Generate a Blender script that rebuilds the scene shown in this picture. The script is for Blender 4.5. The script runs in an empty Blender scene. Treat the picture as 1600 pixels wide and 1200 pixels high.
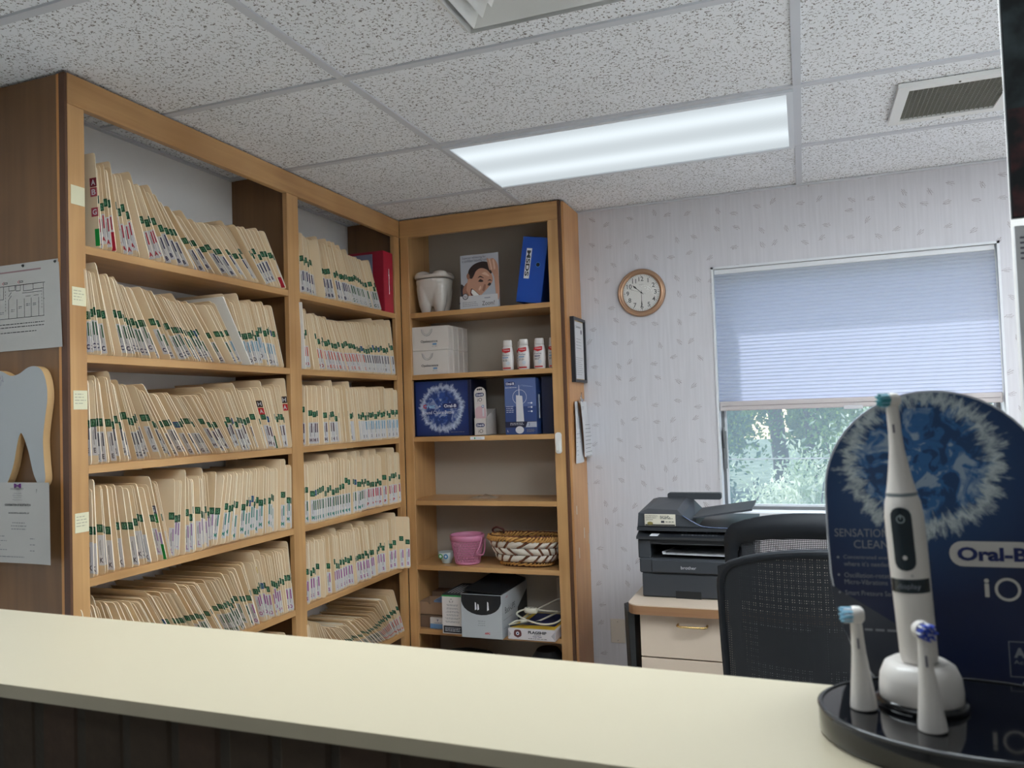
import bpy, math, random
from mathutils import Vector, Matrix, Euler
R = random.Random(7)
D = bpy.data; S = bpy.context.scene; COL = S.collection
ZC = 1.42                      # eye height above the floor; every z below is measured from eye height
PI = math.pi

# ------------------------------------------------------------------ camera, world, exposure
def make_camera():
    yaw, pitch, roll = -0.35529971, 0.03692597, -0.0332637
    f = Vector((math.sin(yaw)*math.cos(pitch), math.cos(yaw)*math.cos(pitch), math.sin(pitch)))
    r = Vector((math.cos(yaw), -math.sin(yaw), 0)); u = r.cross(f)
    r2 = math.cos(roll)*r + math.sin(roll)*u; u2 = -math.sin(roll)*r + math.cos(roll)*u
    m = Matrix(((r2.x, u2.x, -f.x, 0), (r2.y, u2.y, -f.y, 0), (r2.z, u2.z, -f.z, 0), (0, 0, 0, 1)))
    cd = D.cameras.new('camera'); c = D.objects.new('camera', cd); COL.objects.link(c)
    m.translation = Vector((0, 0, ZC)); c.matrix_world = m
    cd.sensor_width = 36; cd.lens = 1226.3/1600*36; cd.clip_start = 0.02; cd.clip_end = 200
    cd.dof.use_dof = True; cd.dof.focus_distance = 3.0; cd.dof.aperture_fstop = 10
    S.camera = c
make_camera()
S.view_settings.view_transform = 'Standard'; S.view_settings.look = 'None'
S.view_settings.gamma = 1; S.view_settings.use_curve_mapping = False
S.view_settings.exposure = 0.0
W = D.worlds.new('world'); S.world = W; W.use_nodes = True
nt = W.node_tree; bg = nt.nodes['Background']
sky = nt.nodes.new('ShaderNodeTexSky'); sky.sky_type = 'NISHITA'; sky.sun_disc = False
sky.sun_elevation = math.radians(44); sky.sun_rotation = math.radians(-38)
nt.links.new(sky.outputs[0], bg.inputs[0]); bg.inputs[1].default_value = 0.42
sl = D.lights.new('sun', 'SUN'); sl.energy = 4.2; sl.angle = math.radians(0.6); sl.color = (1, .96, .9)
so = D.objects.new('sun', sl); COL.objects.link(so)
sd = Vector((0.60, -0.79, -0.98)).normalized()          # the way the light travels: in through the window, from the left
so.rotation_euler = sd.to_track_quat('-Z', 'Y').to_euler(); so.location = (-3, 8, 8)
FIX_MAIN = 2.0                 # diffuser of the office ceiling light
FIX_ADDED = 14.0                # base strength of the unseen ceiling lights added to brighten the room
S.cycles.max_bounces = 8; S.cycles.diffuse_bounces = 5; S.cycles.transparent_max_bounces = 24
S.cycles.sample_clamp_indirect = 6

# ------------------------------------------------------------------ materials
def s2l(c):
    return tuple((x/12.92 if x <= .04045 else ((x+.055)/1.055)**2.4) for x in [v/255 for v in c])
MC = {}
def new_mat(name):
    m = D.materials.new(name); m.use_nodes = True
    return m, m.node_tree.nodes, m.node_tree.links, m.node_tree.nodes['Principled BSDF']
def mat(name, rgb, rough=.6, metal=0, coat=0, spec=.5, var=.0, vs=30, bump=0, trans=0, emis=None, es=0, alpha=1):
    if name in MC: return MC[name]
    m, N, L, b = new_mat(name); c = s2l(rgb) + (1,)
    b.inputs['Base Color'].default_value = c; b.inputs['Roughness'].default_value = rough
    b.inputs['Metallic'].default_value = metal; b.inputs['Coat Weight'].default_value = coat
    b.inputs['Specular IOR Level'].default_value = spec
    b.inputs['Transmission Weight'].default_value = trans; b.inputs['Alpha'].default_value = alpha
    if emis: b.inputs['Emission Color'].default_value = s2l(emis)+(1,); b.inputs['Emission Strength'].default_value = es
    if var or bump:
        tc = N.new('ShaderNodeTexCoord'); n = N.new('ShaderNodeTexNoise'); n.inputs['Scale'].default_value = vs
        n.inputs['Detail'].default_value = 4
        L.new(tc.outputs['Object'], n.inputs['Vector'])
        if var:
            h = N.new('ShaderNodeHueSaturation'); mr = N.new('ShaderNodeMapRange')
            mr.inputs[3].default_value = 1-var; mr.inputs[4].default_value = 1+var
            L.new(n.outputs[0], mr.inputs[0]); L.new(mr.outputs[0], h.inputs['Value']); h.inputs['Color'].default_value = c
            L.new(h.outputs[0], b.inputs['Base Color'])
        if bump:
            bp = N.new('ShaderNodeBump'); bp.inputs['Strength'].default_value = bump; bp.inputs['Distance'].default_value = .002
            L.new(n.outputs[0], bp.inputs['Height']); L.new(bp.outputs[0], b.inputs['Normal'])
    MC[name] = m; return m
def wood(name, dark, light, axis, rough=.42):
    """grain runs along axis (0,1,2)"""
    if name in MC: return MC[name]
    m, N, L, b = new_mat(name)
    tc = N.new('ShaderNodeTexCoord'); mp = N.new('ShaderNodeMapping'); L.new(tc.outputs['Object'], mp.inputs[0])
    sc = [34, 34, 34]; sc[axis] = 1.6; mp.inputs['Scale'].default_value = sc
    oi = N.new('ShaderNodeObjectInfo'); va = N.new('ShaderNodeVectorMath'); va.operation = 'ADD'
    vm = N.new('ShaderNodeVectorMath'); vm.operation = 'SCALE'; vm.inputs[3].default_value = 17
    cx = N.new('ShaderNodeCombineXYZ')
    for i in range(3): L.new(oi.outputs['Random'], cx.inputs[i])
    L.new(cx.outputs[0], vm.inputs[0]); L.new(mp.outputs[0], va.inputs[0]); L.new(vm.outputs[0], va.inputs[1])
    n = N.new('ShaderNodeTexNoise'); n.inputs['Scale'].default_value = 1; n.inputs['Detail'].default_value = 6; n.inputs['Distortion'].default_value = .5
    L.new(va.outputs[0], n.inputs['Vector'])
    n2 = N.new('ShaderNodeTexNoise'); n2.inputs['Scale'].default_value = 2.6; n2.inputs['Detail'].default_value = 2
    L.new(tc.outputs['Object'], n2.inputs['Vector'])
    ad = N.new('ShaderNodeMath'); ad.operation = 'MULTIPLY_ADD'; ad.inputs[1].default_value = .6
    L.new(n.outputs[0], ad.inputs[0]); L.new(n2.outputs[0], ad.inputs[2])
    cr = N.new('ShaderNodeValToRGB'); cr.color_ramp.elements[0].position = .55; cr.color_ramp.elements[1].position = 1.05
    cr.color_ramp.elements[0].color = s2l(dark)+(1,); cr.color_ramp.elements[1].color = s2l(light)+(1,)
    L.new(ad.outputs[0], cr.inputs[0]); L.new(cr.outputs[0], b.inputs['Base Color'])
    b.inputs['Roughness'].default_value = rough; b.inputs['Coat Weight'].default_value = .12; b.inputs['Coat Roughness'].default_value = .3
    bp = N.new('ShaderNodeBump'); bp.inputs['Strength'].default_value = .08; L.new(n.outputs[0], bp.inputs['Height']); L.new(bp.outputs[0], b.inputs['Normal'])
    MC[name] = m; return m
LW = (200, 156, 104); DW = (162, 118, 72)
wood_x = wood('honey pine grain x', DW, LW, 0); wood_y = wood('honey pine grain y', DW, LW, 1); wood_z = wood('honey pine grain z', DW, LW, 2)
panel_wood = wood('brown veneer', (98, 68, 40), (126, 90, 54), 2, .5)
plum_edge = mat('dark stained edge', (86, 54, 34), .5)

def wallpaper():
    m, N, L, b = new_mat('sprigged wallpaper')
    tc = N.new('ShaderNodeTexCoord'); sx = N.new('ShaderNodeSeparateXYZ'); L.new(tc.outputs['Object'], sx.inputs[0])
    hs = N.new('ShaderNodeMath'); hs.operation = 'ADD'; L.new(sx.outputs[0], hs.inputs[0]); L.new(sx.outputs[1], hs.inputs[1])
    cb = N.new('ShaderNodeCombineXYZ'); L.new(hs.outputs[0], cb.inputs[0]); L.new(sx.outputs[2], cb.inputs[1])
    v = N.new('ShaderNodeTexVoronoi'); v.voronoi_dimensions = '2D'; v.inputs['Scale'].default_value = 10; v.inputs['Randomness'].default_value = .6
    L.new(cb.outputs[0], v.inputs['Vector'])
    df = N.new('ShaderNodeVectorMath'); df.operation = 'SUBTRACT'; L.new(cb.outputs[0], df.inputs[0]); L.new(v.outputs['Position'], df.inputs[1])
    sc = N.new('ShaderNodeSeparateColor'); L.new(v.outputs['Color'], sc.inputs[0])
    an = N.new('ShaderNodeMath'); an.operation = 'MULTIPLY_ADD'; an.inputs[1].default_value = 2.4; an.inputs[2].default_value = -1.0; L.new(sc.outputs[0], an.inputs[0])
    rt = N.new('ShaderNodeVectorRotate'); rt.rotation_type = 'Z_AXIS'; L.new(df.outputs[0], rt.inputs['Vector']); L.new(an.outputs[0], rt.inputs['Angle'])
    nz = N.new('ShaderNodeTexNoise'); nz.inputs['Scale'].default_value = 90; L.new(cb.outputs[0], nz.inputs['Vector'])
    r2 = N.new('ShaderNodeSeparateXYZ'); L.new(rt.outputs[0], r2.inputs[0])
    def M(op, a, b_=None, c=None):
        q = N.new('ShaderNodeMath'); q.operation = op
        for i, x in enumerate((a, b_, c)):
            if x is None: continue
            if isinstance(x, (int, float)): q.inputs[i].default_value = x
            else: L.new(x, q.inputs[i])
        return q.outputs[0]
    def stroke(oy, k, len_, w):
        y = M('ADD', r2.outputs[1], M('MULTIPLY', r2.outputs[0], k)); y = M('ADD', y, oy)
        y = M('ADD', y, M('MULTIPLY', M('SUBTRACT', nz.outputs[0], .5), .010))
        return M('MULTIPLY', M('LESS_THAN', M('ABSOLUTE', y), w), M('LESS_THAN', M('ABSOLUTE', r2.outputs[0]), len_))
    st = M('MAXIMUM', stroke(0, 0, .018, .0016), M('MAXIMUM', stroke(.0065, .12, .011, .0013), stroke(-.0065, -.1, .012, .0012)))
    st = M('MULTIPLY', st, M('MULTIPLY_ADD', nz.outputs[0], .9, .25))
    mp = N.new('ShaderNodeMapping'); mp.inputs['Scale'].default_value = (60, 2.5, 1); L.new(cb.outputs[0], mp.inputs[0])
    n3 = N.new('ShaderNodeTexNoise'); n3.inputs['Scale'].default_value = 1.5; n3.inputs['Detail'].default_value = 5; L.new(mp.outputs[0], n3.inputs['Vector'])
    cr = N.new('ShaderNodeValToRGB'); cr.color_ramp.elements[0].position = .35; cr.color_ramp.elements[1].position = .7
    cr.color_ramp.elements[0].color = s2l((196, 194, 199))+(1,); cr.color_ramp.elements[1].color = s2l((204, 202, 207))+(1,)
    L.new(n3.outputs[0], cr.inputs[0])
    mx = N.new('ShaderNodeMixRGB'); mx.inputs[2].default_value = s2l((146, 136, 140))+(1,); L.new(st, mx.inputs[0]); L.new(cr.outputs[0], mx.inputs[1])
    L.new(mx.outputs[0], b.inputs['Base Color']); b.inputs['Roughness'].default_value = .55
    MC['wallpaper'] = m; return m
wallpaper_m = wallpaper()
def tile_mat():
    m, N, L, b = new_mat('fissured mineral tile')
    tc = N.new('ShaderNodeTexCoord')
    n = N.new('ShaderNodeTexNoise'); n.inputs['Scale'].default_value = 60; n.inputs['Detail'].default_value = 2; L.new(tc.outputs['Object'], n.inputs['Vector'])
    mm = N.new('ShaderNodeVectorMath'); mm.operation = 'MULTIPLY_ADD'; mm.inputs[1].default_value = (.02, .02, 0)
    L.new(n.outputs['Color'], mm.inputs[0]); L.new(tc.outputs['Object'], mm.inputs[2])
    v = N.new('ShaderNodeTexVoronoi'); v.inputs['Scale'].default_value = 200; L.new(mm.outputs[0], v.inputs['Vector'])
    n2 = N.new('ShaderNodeTexNoise'); n2.inputs['Scale'].default_value = 105; n2.inputs['Detail'].default_value = 3; L.new(tc.outputs['Object'], n2.inputs['Vector'])
    mr = N.new('ShaderNodeMapRange'); mr.inputs[1].default_value = .42; mr.inputs[2].default_value = .62; mr.inputs[3].default_value = 0; mr.inputs[4].default_value = .52
    L.new(n2.outputs[0], mr.inputs[0])
    lt = N.new('ShaderNodeMath'); lt.operation = 'LESS_THAN'; L.new(v.outputs['Distance'], lt.inputs[0]); L.new(mr.outputs[0], lt.inputs[1])
    n3 = N.new('ShaderNodeTexNoise'); n3.inputs['Scale'].default_value = 3; L.new(tc.outputs['Object'], n3.inputs['Vector'])
    cr = N.new('ShaderNodeValToRGB'); cr.color_ramp.elements[0].color = s2l((226, 228, 232))+(1,); cr.color_ramp.elements[1].color = s2l((238, 240, 244))+(1,)
    L.new(n3.outputs[0], cr.inputs[0])
    mx = N.new('ShaderNodeMixRGB'); mx.inputs[2].default_value = s2l((128, 124, 122))+(1,); L.new(lt.outputs[0], mx.inputs[0]); L.new(cr.outputs[0], mx.inputs[1])
    L.new(mx.outputs[0], b.inputs['Base Color']); b.inputs['Roughness'].default_value = .9
    bp = N.new('ShaderNodeBump'); bp.invert = True; bp.inputs['Strength'].default_value = .5; bp.inputs['Distance'].default_value = .002
    L.new(lt.outputs[0], bp.inputs['Height']); L.new(bp.outputs[0], b.inputs['Normal'])
    return m
tile_m = tile_mat()
bar_m = mat('painted steel grid', (196, 198, 204), .45)
white = mat('white plastic', (226, 224, 220), .35); paper = mat('white paper', (206, 206, 208), .7)
black = mat('black plastic', (26, 28, 32), .4); ink = mat('printing ink', (52, 52, 56), .6); grayink = mat('grey printing', (128, 128, 132), .7)
plainwall = mat('painted plaster', (226, 224, 222), .8, var=.02)
cream = mat('manila card', (240, 217, 182), .72, var=.05, vs=9); cream2 = mat('pale manila card', (244, 224, 192), .72, var=.05, vs=9)
cream3 = mat('aged manila card', (230, 204, 164), .72, var=.05, vs=9)
sheet = mat('filed paper', (225, 214, 192), .8); greenst = mat('green foil sticker', (18, 84, 56), .3, var=.35, vs=260)
bluest = mat('blue foil sticker', (24, 70, 140), .3, var=.3, vs=260); foil = mat('sticker numerals', (120, 178, 146), .4)
labelw = mat('label paper', (226, 226, 232), .6)
red = mat('red print', (190, 36, 62), .5); navy = mat('navy print', (34, 40, 92), .5); dgreen = mat('green print', (22, 96, 58), .5)
gray_t = mat('grey print', (96, 92, 104), .6); plum = mat('dark plum print', (66, 34, 58), .5); lilac = mat('lilac print', (176, 140, 190), .6)
teal = mat('teal print', (70, 150, 140), .6); sky_t = mat('pale blue print', (120, 176, 206), .6); mag = mat('magenta print', (170, 84, 158), .6)
coral = mat('coral print', (224, 110, 90), .6); brightgreen = mat('bright green label', (30, 150, 66), .5)

# ------------------------------------------------------------------ mesh builder
ORG = {}
class MB:
    def __init__(s): s.v = []; s.f = []; s.mi = []; s.m = []; s.sm = []
    def slot(s, m):
        if m not in s.m: s.m.append(m)
        return s.m.index(m)
    def add(s, vs, fs, m, smooth=False):
        o = len(s.v); s.v += [tuple(v) for v in vs]; k = s.slot(m)
        for f in fs: s.f.append(tuple(i+o for i in f)); s.mi.append(k); s.sm.append(smooth)
        return s
    def box(s, x0, x1, y0, y1, z0, z1, m, b=0):
        if b:
            return s.rbox(x0, x1, y0, y1, z0, z1, m, b)
        v = [(x, y, z) for x in (x0, x1) for y in (y0, y1) for z in (z0, z1)]
        return s.add(v, [(0,1,3,2),(4,6,7,5),(0,4,5,1),(2,3,7,6),(0,2,6,4),(1,5,7,3)], m)
    def rbox(s, x0, x1, y0, y1, z0, z1, m, b):
        # chamfered box
        vs = []; idx = {}
        for i, x in enumerate((x0, x1)):
            for j, y in enumerate((y0, y1)):
                for k, z in enumerate((z0, z1)):
                    dx = b if i == 0 else -b; dy = b if j == 0 else -b; dz = b if k == 0 else -b
                    idx[i,j,k] = len(vs); vs += [(x, y+dy, z+dz), (x+dx, y, z+dz), (x+dx, y+dy, z)]
        fs = []; I = lambda i,j,k,a: idx[i,j,k]+a
        for i in (0, 1): fs.append((I(i,0,0,0), I(i,0,1,0), I(i,1,1,0), I(i,1,0,0)))
        for j in (0, 1): fs.append((I(0,j,0,1), I(0,j,1,1), I(1,j,1,1), I(1,j,0,1)))
        for k in (0, 1): fs.append((I(0,0,k,2), I(0,1,k,2), I(1,1,k,2), I(1,0,k,2)))
        for i in (0, 1):
            for j in (0, 1): fs.append((I(i,j,0,0), I(i,j,1,0), I(i,j,1,1), I(i,j,0,1)))
            for k in (0, 1): fs.append((I(i,0,k,0), I(i,1,k,0), I(i,1,k,2), I(i,0,k,2)))
        for j in (0, 1):
            for k in (0, 1): fs.append((I(0,j,k,1), I(1,j,k,1), I(1,j,k,2), I(0,j,k,2)))
        for i in (0,1):
            for j in (0,1):
                for k in (0,1): fs.append((I(i,j,k,0), I(i,j,k,1), I(i,j,k,2)))
        return s.add(vs, fs, m)
    def prism(s, pts, a0, a1, axis, m, smooth=False):
        """polygon pts (p,q) extruded along axis from a0 to a1. axis 0: (y,z); 1: (x,z); 2: (x,y)"""
        def P(p, a): return (a, p[0], p[1]) if axis == 0 else ((p[0], a, p[1]) if axis == 1 else (p[0], p[1], a))
        n = len(pts); v = [P(p, a0) for p in pts] + [P(p, a1) for p in pts]
        s.add(v, [tuple(range(n)), tuple(range(2*n-1, n-1, -1))], m)
        return s.add(v, [(i, (i+1) % n, (i+1) % n+n, i+n) for i in range(n)], m, smooth)
    def quad(s, a, b, c, d, m): return s.add([a, b, c, d], [(0, 1, 2, 3)], m)
    def loft(s, rings, m, closed=True, caps=True, smooth=True):
        n = len(rings[0]); v = [p for r in rings for p in r]; f = []
        for k in range(len(rings)-1):
            for i in range(n if closed else n-1):
                j = (i+1) % n; f.append((k*n+i, k*n+j, (k+1)*n+j, (k+1)*n+i))
        s.add(v, f, m, smooth)
        if caps:
            s.add(rings[0], [tuple(range(n))[::-1]], m); s.add(rings[-1], [tuple(range(n))], m)
        return s
    def lathe(s, prof, c, m, n=24, sx=1, sy=1, caps=False, smooth=True):
        rings = [[(c[0]+r*sx*math.cos(2*PI*i/n), c[1]+r*sy*math.sin(2*PI*i/n), c[2]+z) for i in range(n)] for r, z in prof]
        return s.loft(rings, m, caps=caps, smooth=smooth)
    def tube(s, path, r, m, n=6, caps=True, closed=False):
        path = [Vector(p) for p in path]; rings = []; up = None; K = len(path)
        for i, p in enumerate(path):
            a = path[(i-1) % K] if (closed or i > 0) else p; b = path[(i+1) % K] if (closed or i < K-1) else p
            t = (b-a).normalized()
            if up is None:
                up = t.orthogonal().normalized()
            else:
                up = (up - t*up.dot(t)).normalized()
            w = t.cross(up); rr = r[i] if isinstance(r, (list, tuple)) else r
            rings.append([tuple(p+rr*(math.cos(2*PI*k/n)*up+math.sin(2*PI*k/n)*w)) for k in range(n)])
        if closed: rings.append(rings[0]); caps = False
        return s.loft(rings, m, caps=caps)
    def merge(s, o, M=None):
        vs = [tuple(M @ Vector(v)) for v in o.v] if M else o.v
        off = len(s.v); s.v += vs; mp = [s.slot(m) for m in o.m]
        for f, k, sm in zip(o.f, o.mi, o.sm): s.f.append(tuple(i+off for i in f)); s.mi.append(mp[k]); s.sm.append(sm)
        return s
    def mesh(s, name, off=(0, 0, 0)):
        me = D.meshes.new(name)
        me.from_pydata([(v[0]-off[0], v[1]-off[1], v[2]-off[2]) for v in s.v], [], s.f)
        for m in s.m: me.materials.append(m)
        me.polygons.foreach_set('material_index', s.mi); me.polygons.foreach_set('use_smooth', s.sm)
        me.update(); return me
    def build(s, name, parent=None, loc=None, rot=None, local=False, label=None, cat=None, group=None, kind=None):
        if parent is not None:
            if local: off = (0, 0, 0); l = loc or (0, 0, 0)
            else:
                po = ORG[parent.name]; cx = [sum(v[i] for v in s.v)/len(s.v) for i in range(3)]
                off = tuple(cx); l = tuple(off[i]-po[i] for i in range(3))
                ORG['_'] = off
        else:
            if local: off = (0, 0, 0); l = loc
            elif loc: off = loc; l = loc
            else:
                xs = [v[0] for v in s.v]; ys = [v[1] for v in s.v]; off = ((min(xs)+max(xs))/2, (min(ys)+max(ys))/2, min(v[2] for v in s.v)); l = off
            l = (l[0], l[1], l[2]+ZC)
        o = D.objects.new(name, s.mesh(name, off)); COL.objects.link(o); o.location = l
        if rot: o.rotation_euler = rot
        if parent is not None: o.parent = parent
        ORG[o.name] = off if not local else (loc or (0, 0, 0))
        tag(o, label, cat, group, kind); return o
def tag(o, label=None, cat=None, group=None, kind=None):
    if label: o['label'] = label
    if cat: o['category'] = cat
    if group: o['group'] = group
    if kind: o['kind'] = kind
    return o
def thing(name, loc, label=None, cat=None, group=None, rot=None, kind=None):
    o = D.objects.new(name, None); COL.objects.link(o); o.location = (loc[0], loc[1], loc[2]+ZC); o.empty_display_size = .05
    if rot: o.rotation_euler = rot
    ORG[o.name] = loc; return tag(o, label, cat, group, kind)
def dup(o, parent=None, loc=None):
    c = o.copy(); COL.objects.link(c); ORG[c.name] = ORG.get(o.name)
    if parent is not None: c.parent = parent
    if loc: c.location = (loc[0], loc[1], loc[2]+(ZC if parent is None else 0))
    for k in o.children: dup(k, c)
    return c
def rrect(x0, x1, y0, y1, r, n=5):
    out = []
    for cx, cy, a in ((x1-r, y0+r, -90), (x1-r, y1-r, 0), (x0+r, y1-r, 90), (x0+r, y0+r, 180)):
        for k in range(n+1):
            t = math.radians(a+90*k/n); out.append((cx+r*math.cos(t), cy+r*math.sin(t)))
    return out
TXT = {}
def glyphs(s, bold=0):
    if (s, bold) not in TXT:
        cu = D.curves.new('t', 'FONT'); cu.body = s; cu.size = 1; cu.resolution_u = 3; cu.offset = bold; cu.fill_mode = 'FRONT'
        o = D.objects.new('t', cu); me = o.to_mesh()
        v = [tuple(x.co) for x in me.vertices]; f = [tuple(p.vertices) for p in me.polygons]
        o.to_mesh_clear(); D.objects.remove(o); D.curves.remove(cu)
        xs = [q[0] for q in v] or [0, 1]; ys = [q[1] for q in v] or [0, 1]
        TXT[s, bold] = (v, f, min(xs), max(xs), min(ys), max(ys))
    return TXT[s, bold]
def text(mb, s, c, h, m, X=(1, 0, 0), Y=(0, 0, 1), align='c', w=None, bold=0, cap=None):
    """writes s with its glyph box of height h (or em size when cap given) centred on point c, along X, up Y"""
    v, f, x0, x1, y0, y1 = glyphs(s, bold)
    k = cap if cap else h/(y1-y0); kx = (w/(x1-x0)) if w else k
    ox = {'c': (x0+x1)/2, 'l': x0, 'r': x1}[align]; oy = 0 if cap else (y0+y1)/2
    X = Vector(X).normalized(); Y = Vector(Y).normalized(); c = Vector(c)
    mb.add([c + X*((p[0]-ox)*kx) + Y*((p[1]-oy)*k) for p in v], f, m)
def lines(mb, c, w, h, n, m, X=(1, 0, 0), Y=(0, 0, 1), t=None, rag=.3, align='l', rnd=None):
    """n rows of word-like dashes filling a block whose top-left is c"""
    rnd = rnd or R; X = Vector(X); Y = Vector(Y); c = Vector(c); t = t or min(h/n*.30, .0011)
    for i in range(n):
        y = -h*(i+.5)/n; W_ = w*(1-rag*rnd.random()); x = (w-W_)/2 if align == 'c' else 0; e = x+W_
        while x < e:
            l = min(e-x, t*(4+rnd.random()*10))
            mb.quad(c+X*x+Y*(y-t), c+X*(x+l)+Y*(y-t), c+X*(x+l)+Y*(y+t), c+X*x+Y*(y+t), m); x += l+t*2.4
def disc(mb, c, r, m, X=(1, 0, 0), Y=(0, 0, 1), n=20, sx=1, r0=None):
    X = Vector(X); Y = Vector(Y); c = Vector(c)
    o = [c+X*(r*sx*math.cos(2*PI*i/n))+Y*(r*math.sin(2*PI*i/n)) for i in range(n)]
    if r0 is None: mb.add(o, [tuple(range(n))], m)
    else:
        q = [c+X*(r0*sx*math.cos(2*PI*i/n))+Y*(r0*math.sin(2*PI*i/n)) for i in range(n)]
        mb.add(o+q, [(i, (i+1) % n, (i+1) % n+n, i+n) for i in range(n)], m)
def pill(mb, c, w, h, m, X=(1, 0, 0), Y=(0, 0, 1)):
    X = Vector(X); Y = Vector(Y); c = Vector(c)
    p = rrect(-w/2, w/2, -h/2, h/2, h*.48); mb.add([c+X*a+Y*b for a, b in p], [tuple(range(len(p)))], m)
def box1(x0, x1, y0, y1, z0, z1, m, b=0): return MB().box(x0, x1, y0, y1, z0, z1, m, b)
def bez(pts, n=12):
    """Catmull-Rom through pts"""
    P = [Vector(p) for p in pts]; P = [P[0]*2-P[1]] + P + [P[-1]*2-P[-2]]; out = []
    for i in range(1, len(P)-2):
        for k in range(n):
            t = k/n; a, b, c, d = P[i-1], P[i], P[i+1], P[i+2]
            out.append(.5*((2*b)+(-a+c)*t+(2*a-5*b+4*c-d)*t*t+(-a+3*b-3*c+d)*t**3))
    out.append(P[-2]); return out

# ------------------------------------------------------------------ room shell
XL, XR, YB, YF = -2.19, 3.2, 3.82, -3.6; ZF = -ZC; CE = 1.0
floor_m = mat('pale floor tile', (222, 218, 212), .8, var=.05, vs=60)
box1(XL, XR, YF, YB, ZF-.1, ZF, floor_m).build('floor', kind='structure')
box1(XL-.12, XL, YF-.12, YB+.16, ZF-.1, CE+.1, plainwall).build('wall_left', kind='structure')
box1(XR, XR+.12, YF-.12, YB+.16, ZF-.1, CE+.1, plainwall).build('wall_right', kind='structure')
box1(XL, XR, YF-.12, YF, ZF-.1, CE+.1, plainwall).build('wall_front', kind='structure')
WX0, WX1, WZ0, WZ1 = -.388, .803, -.50, .66
w = MB()
w.box(XL, WX0, YB, YB+.16, ZF-.1, CE+.1, wallpaper_m).box(WX1, XR, YB, YB+.16, ZF-.1, CE+.1, wallpaper_m)
w.box(WX0, WX1, YB, YB+.16, ZF-.1, WZ0, wallpaper_m).box(WX0, WX1, YB, YB+.16, WZ1, CE+.1, wallpaper_m)
w.build('wall_back', kind='structure', loc=(0, YB, 0))
# ceiling: slab above, grid bars, tiles
gx = [-2.19+.0, -1.235, .022, 1.26, 2.5, XR]; gy = [YF, -3.07, -2.44, -1.81, -1.18, -.55, .08, .715, 1.347, 1.978, 2.615, 3.235, YB]
ceil = box1(XL, XR, YF, YB, CE+.08, CE+.18, plainwall).build('ceiling', kind='structure')
LIGHTS = {(1, 10), (1, 4), (3, 2), (1, 7), (2, 8), (3, 8), (3, 10)}
HOLES = LIGHTS
tmpl = None
for i in range(len(gx)-1):
    for j in range(len(gy)-1):
        if (i, j) in HOLES: continue
        box1(gx[i]+.004, gx[i+1]-.004, gy[j]+.004, gy[j+1]-.004, CE+.006, CE+.02, tile_m, .004).build('ceiling_tile', ceil)
for i in range(1, len(gx)-1):
    for j in range(len(gy)-1):
        box1(gx[i]-.0125, gx[i]+.0125, gy[j]+.0125, gy[j+1]-.0125, CE, CE+.006, bar_m).build('grid_bar', ceil)
for j in range(1, len(gy)-1):
    box1(XL, XR, gy[j]-.0125, gy[j]+.0125, CE-.0006, CE+.006, bar_m).build('grid_bar', ceil)
box1(XL, XR, YB-.02, YB, CE-.003, CE+.004, bar_m).build('edge_angle', ceil)
box1(XL, XL+.02, YF, YB-.02, CE-.003, CE+.004, bar_m).build('edge_angle', ceil)
# ceiling lights
def diffuser_mat(strength):
    m, N, L, b = new_mat('prismatic diffuser lit by two tubes'); N.remove(b)
    out = N['Material Output']; e = N.new('ShaderNodeEmission'); tc = N.new('ShaderNodeTexCoord'); s = N.new('ShaderNodeSeparateXYZ')
    L.new(tc.outputs['Object'], s.inputs[0])
    def M(op, a, b_=None, c=None):
        q = N.new('ShaderNodeMath'); q.operation = op
        for i, x in enumerate((a, b_, c)):
            if x is None: continue
            if isinstance(x, (int, float)): q.inputs[i].default_value = x
            else: L.new(x, q.inputs[i])
        return q.outputs[0]
    def tube(o): # soft band over a tube
        return M('POWER', 2.718, M('MULTIPLY', M('POWER', M('SUBTRACT', s.outputs[1], o), 2), -210))
    def cell(i, k): return M('SINE', M('MULTIPLY', s.outputs[i], k))
    pr = M('MULTIPLY', cell(0, 700), cell(1, 700))
    st = M('ADD', M('MULTIPLY', M('ADD', tube(.12), tube(-.15)), .5), 1.2)
    st = M('MULTIPLY', st, M('MULTIPLY_ADD', pr, .12, 1)); st = M('MULTIPLY', st, strength)
    e.inputs[0].default_value = (.86, .95, 1, 1); L.new(st, e.inputs[1]); L.new(e.outputs[0], out.inputs[0]); return m
dm_main = diffuser_mat(FIX_MAIN*.3); dm_front = diffuser_mat(FIX_ADDED*.14); dm_mid = diffuser_mat(FIX_ADDED*.68); dm_side = diffuser_mat(FIX_ADDED*.50); dm_over = diffuser_mat(FIX_ADDED*1.1)  # all but dm_main serve lights added outside the view
def ceiling_light(i, j, dm, label):
    x0, x1, y0, y1 = gx[i]+.0125, gx[i+1]-.0125, gy[j]+.0125, gy[j+1]-.0125
    t = thing('ceiling_light', ((x0+x1)/2, (y0+y1)/2, CE-.012), label, 'ceiling light')
    f = MB(); k = .02
    for a in ((x0, x1, y0, y0+k), (x0, x1, y1-k, y1), (x0, x0+k, y0+k, y1-k), (x1-k, x1, y0+k, y1-k)):
        f.box(a[0], a[1], a[2], a[3], CE-.009, CE+.01, mat('light frame', (214, 218, 224), .4))
    f.build('frame', t)
    box1(x0+k, x1-k, y0+k, y1-k, CE-.004, CE+.002, dm).build('diffuser', t)
    box1(x0, x1, y0, y1, CE+.01, CE+.07, bar_m).build('housing', t)
ceiling_light(1, 10, dm_main, 'long recessed ceiling light glowing above the room between bookcases and window')
ceiling_light(1, 4, dm_front, 'unseen recessed ceiling light added over the waiting side, behind the viewer')  # unseen lamp added for light from the waiting side
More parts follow.
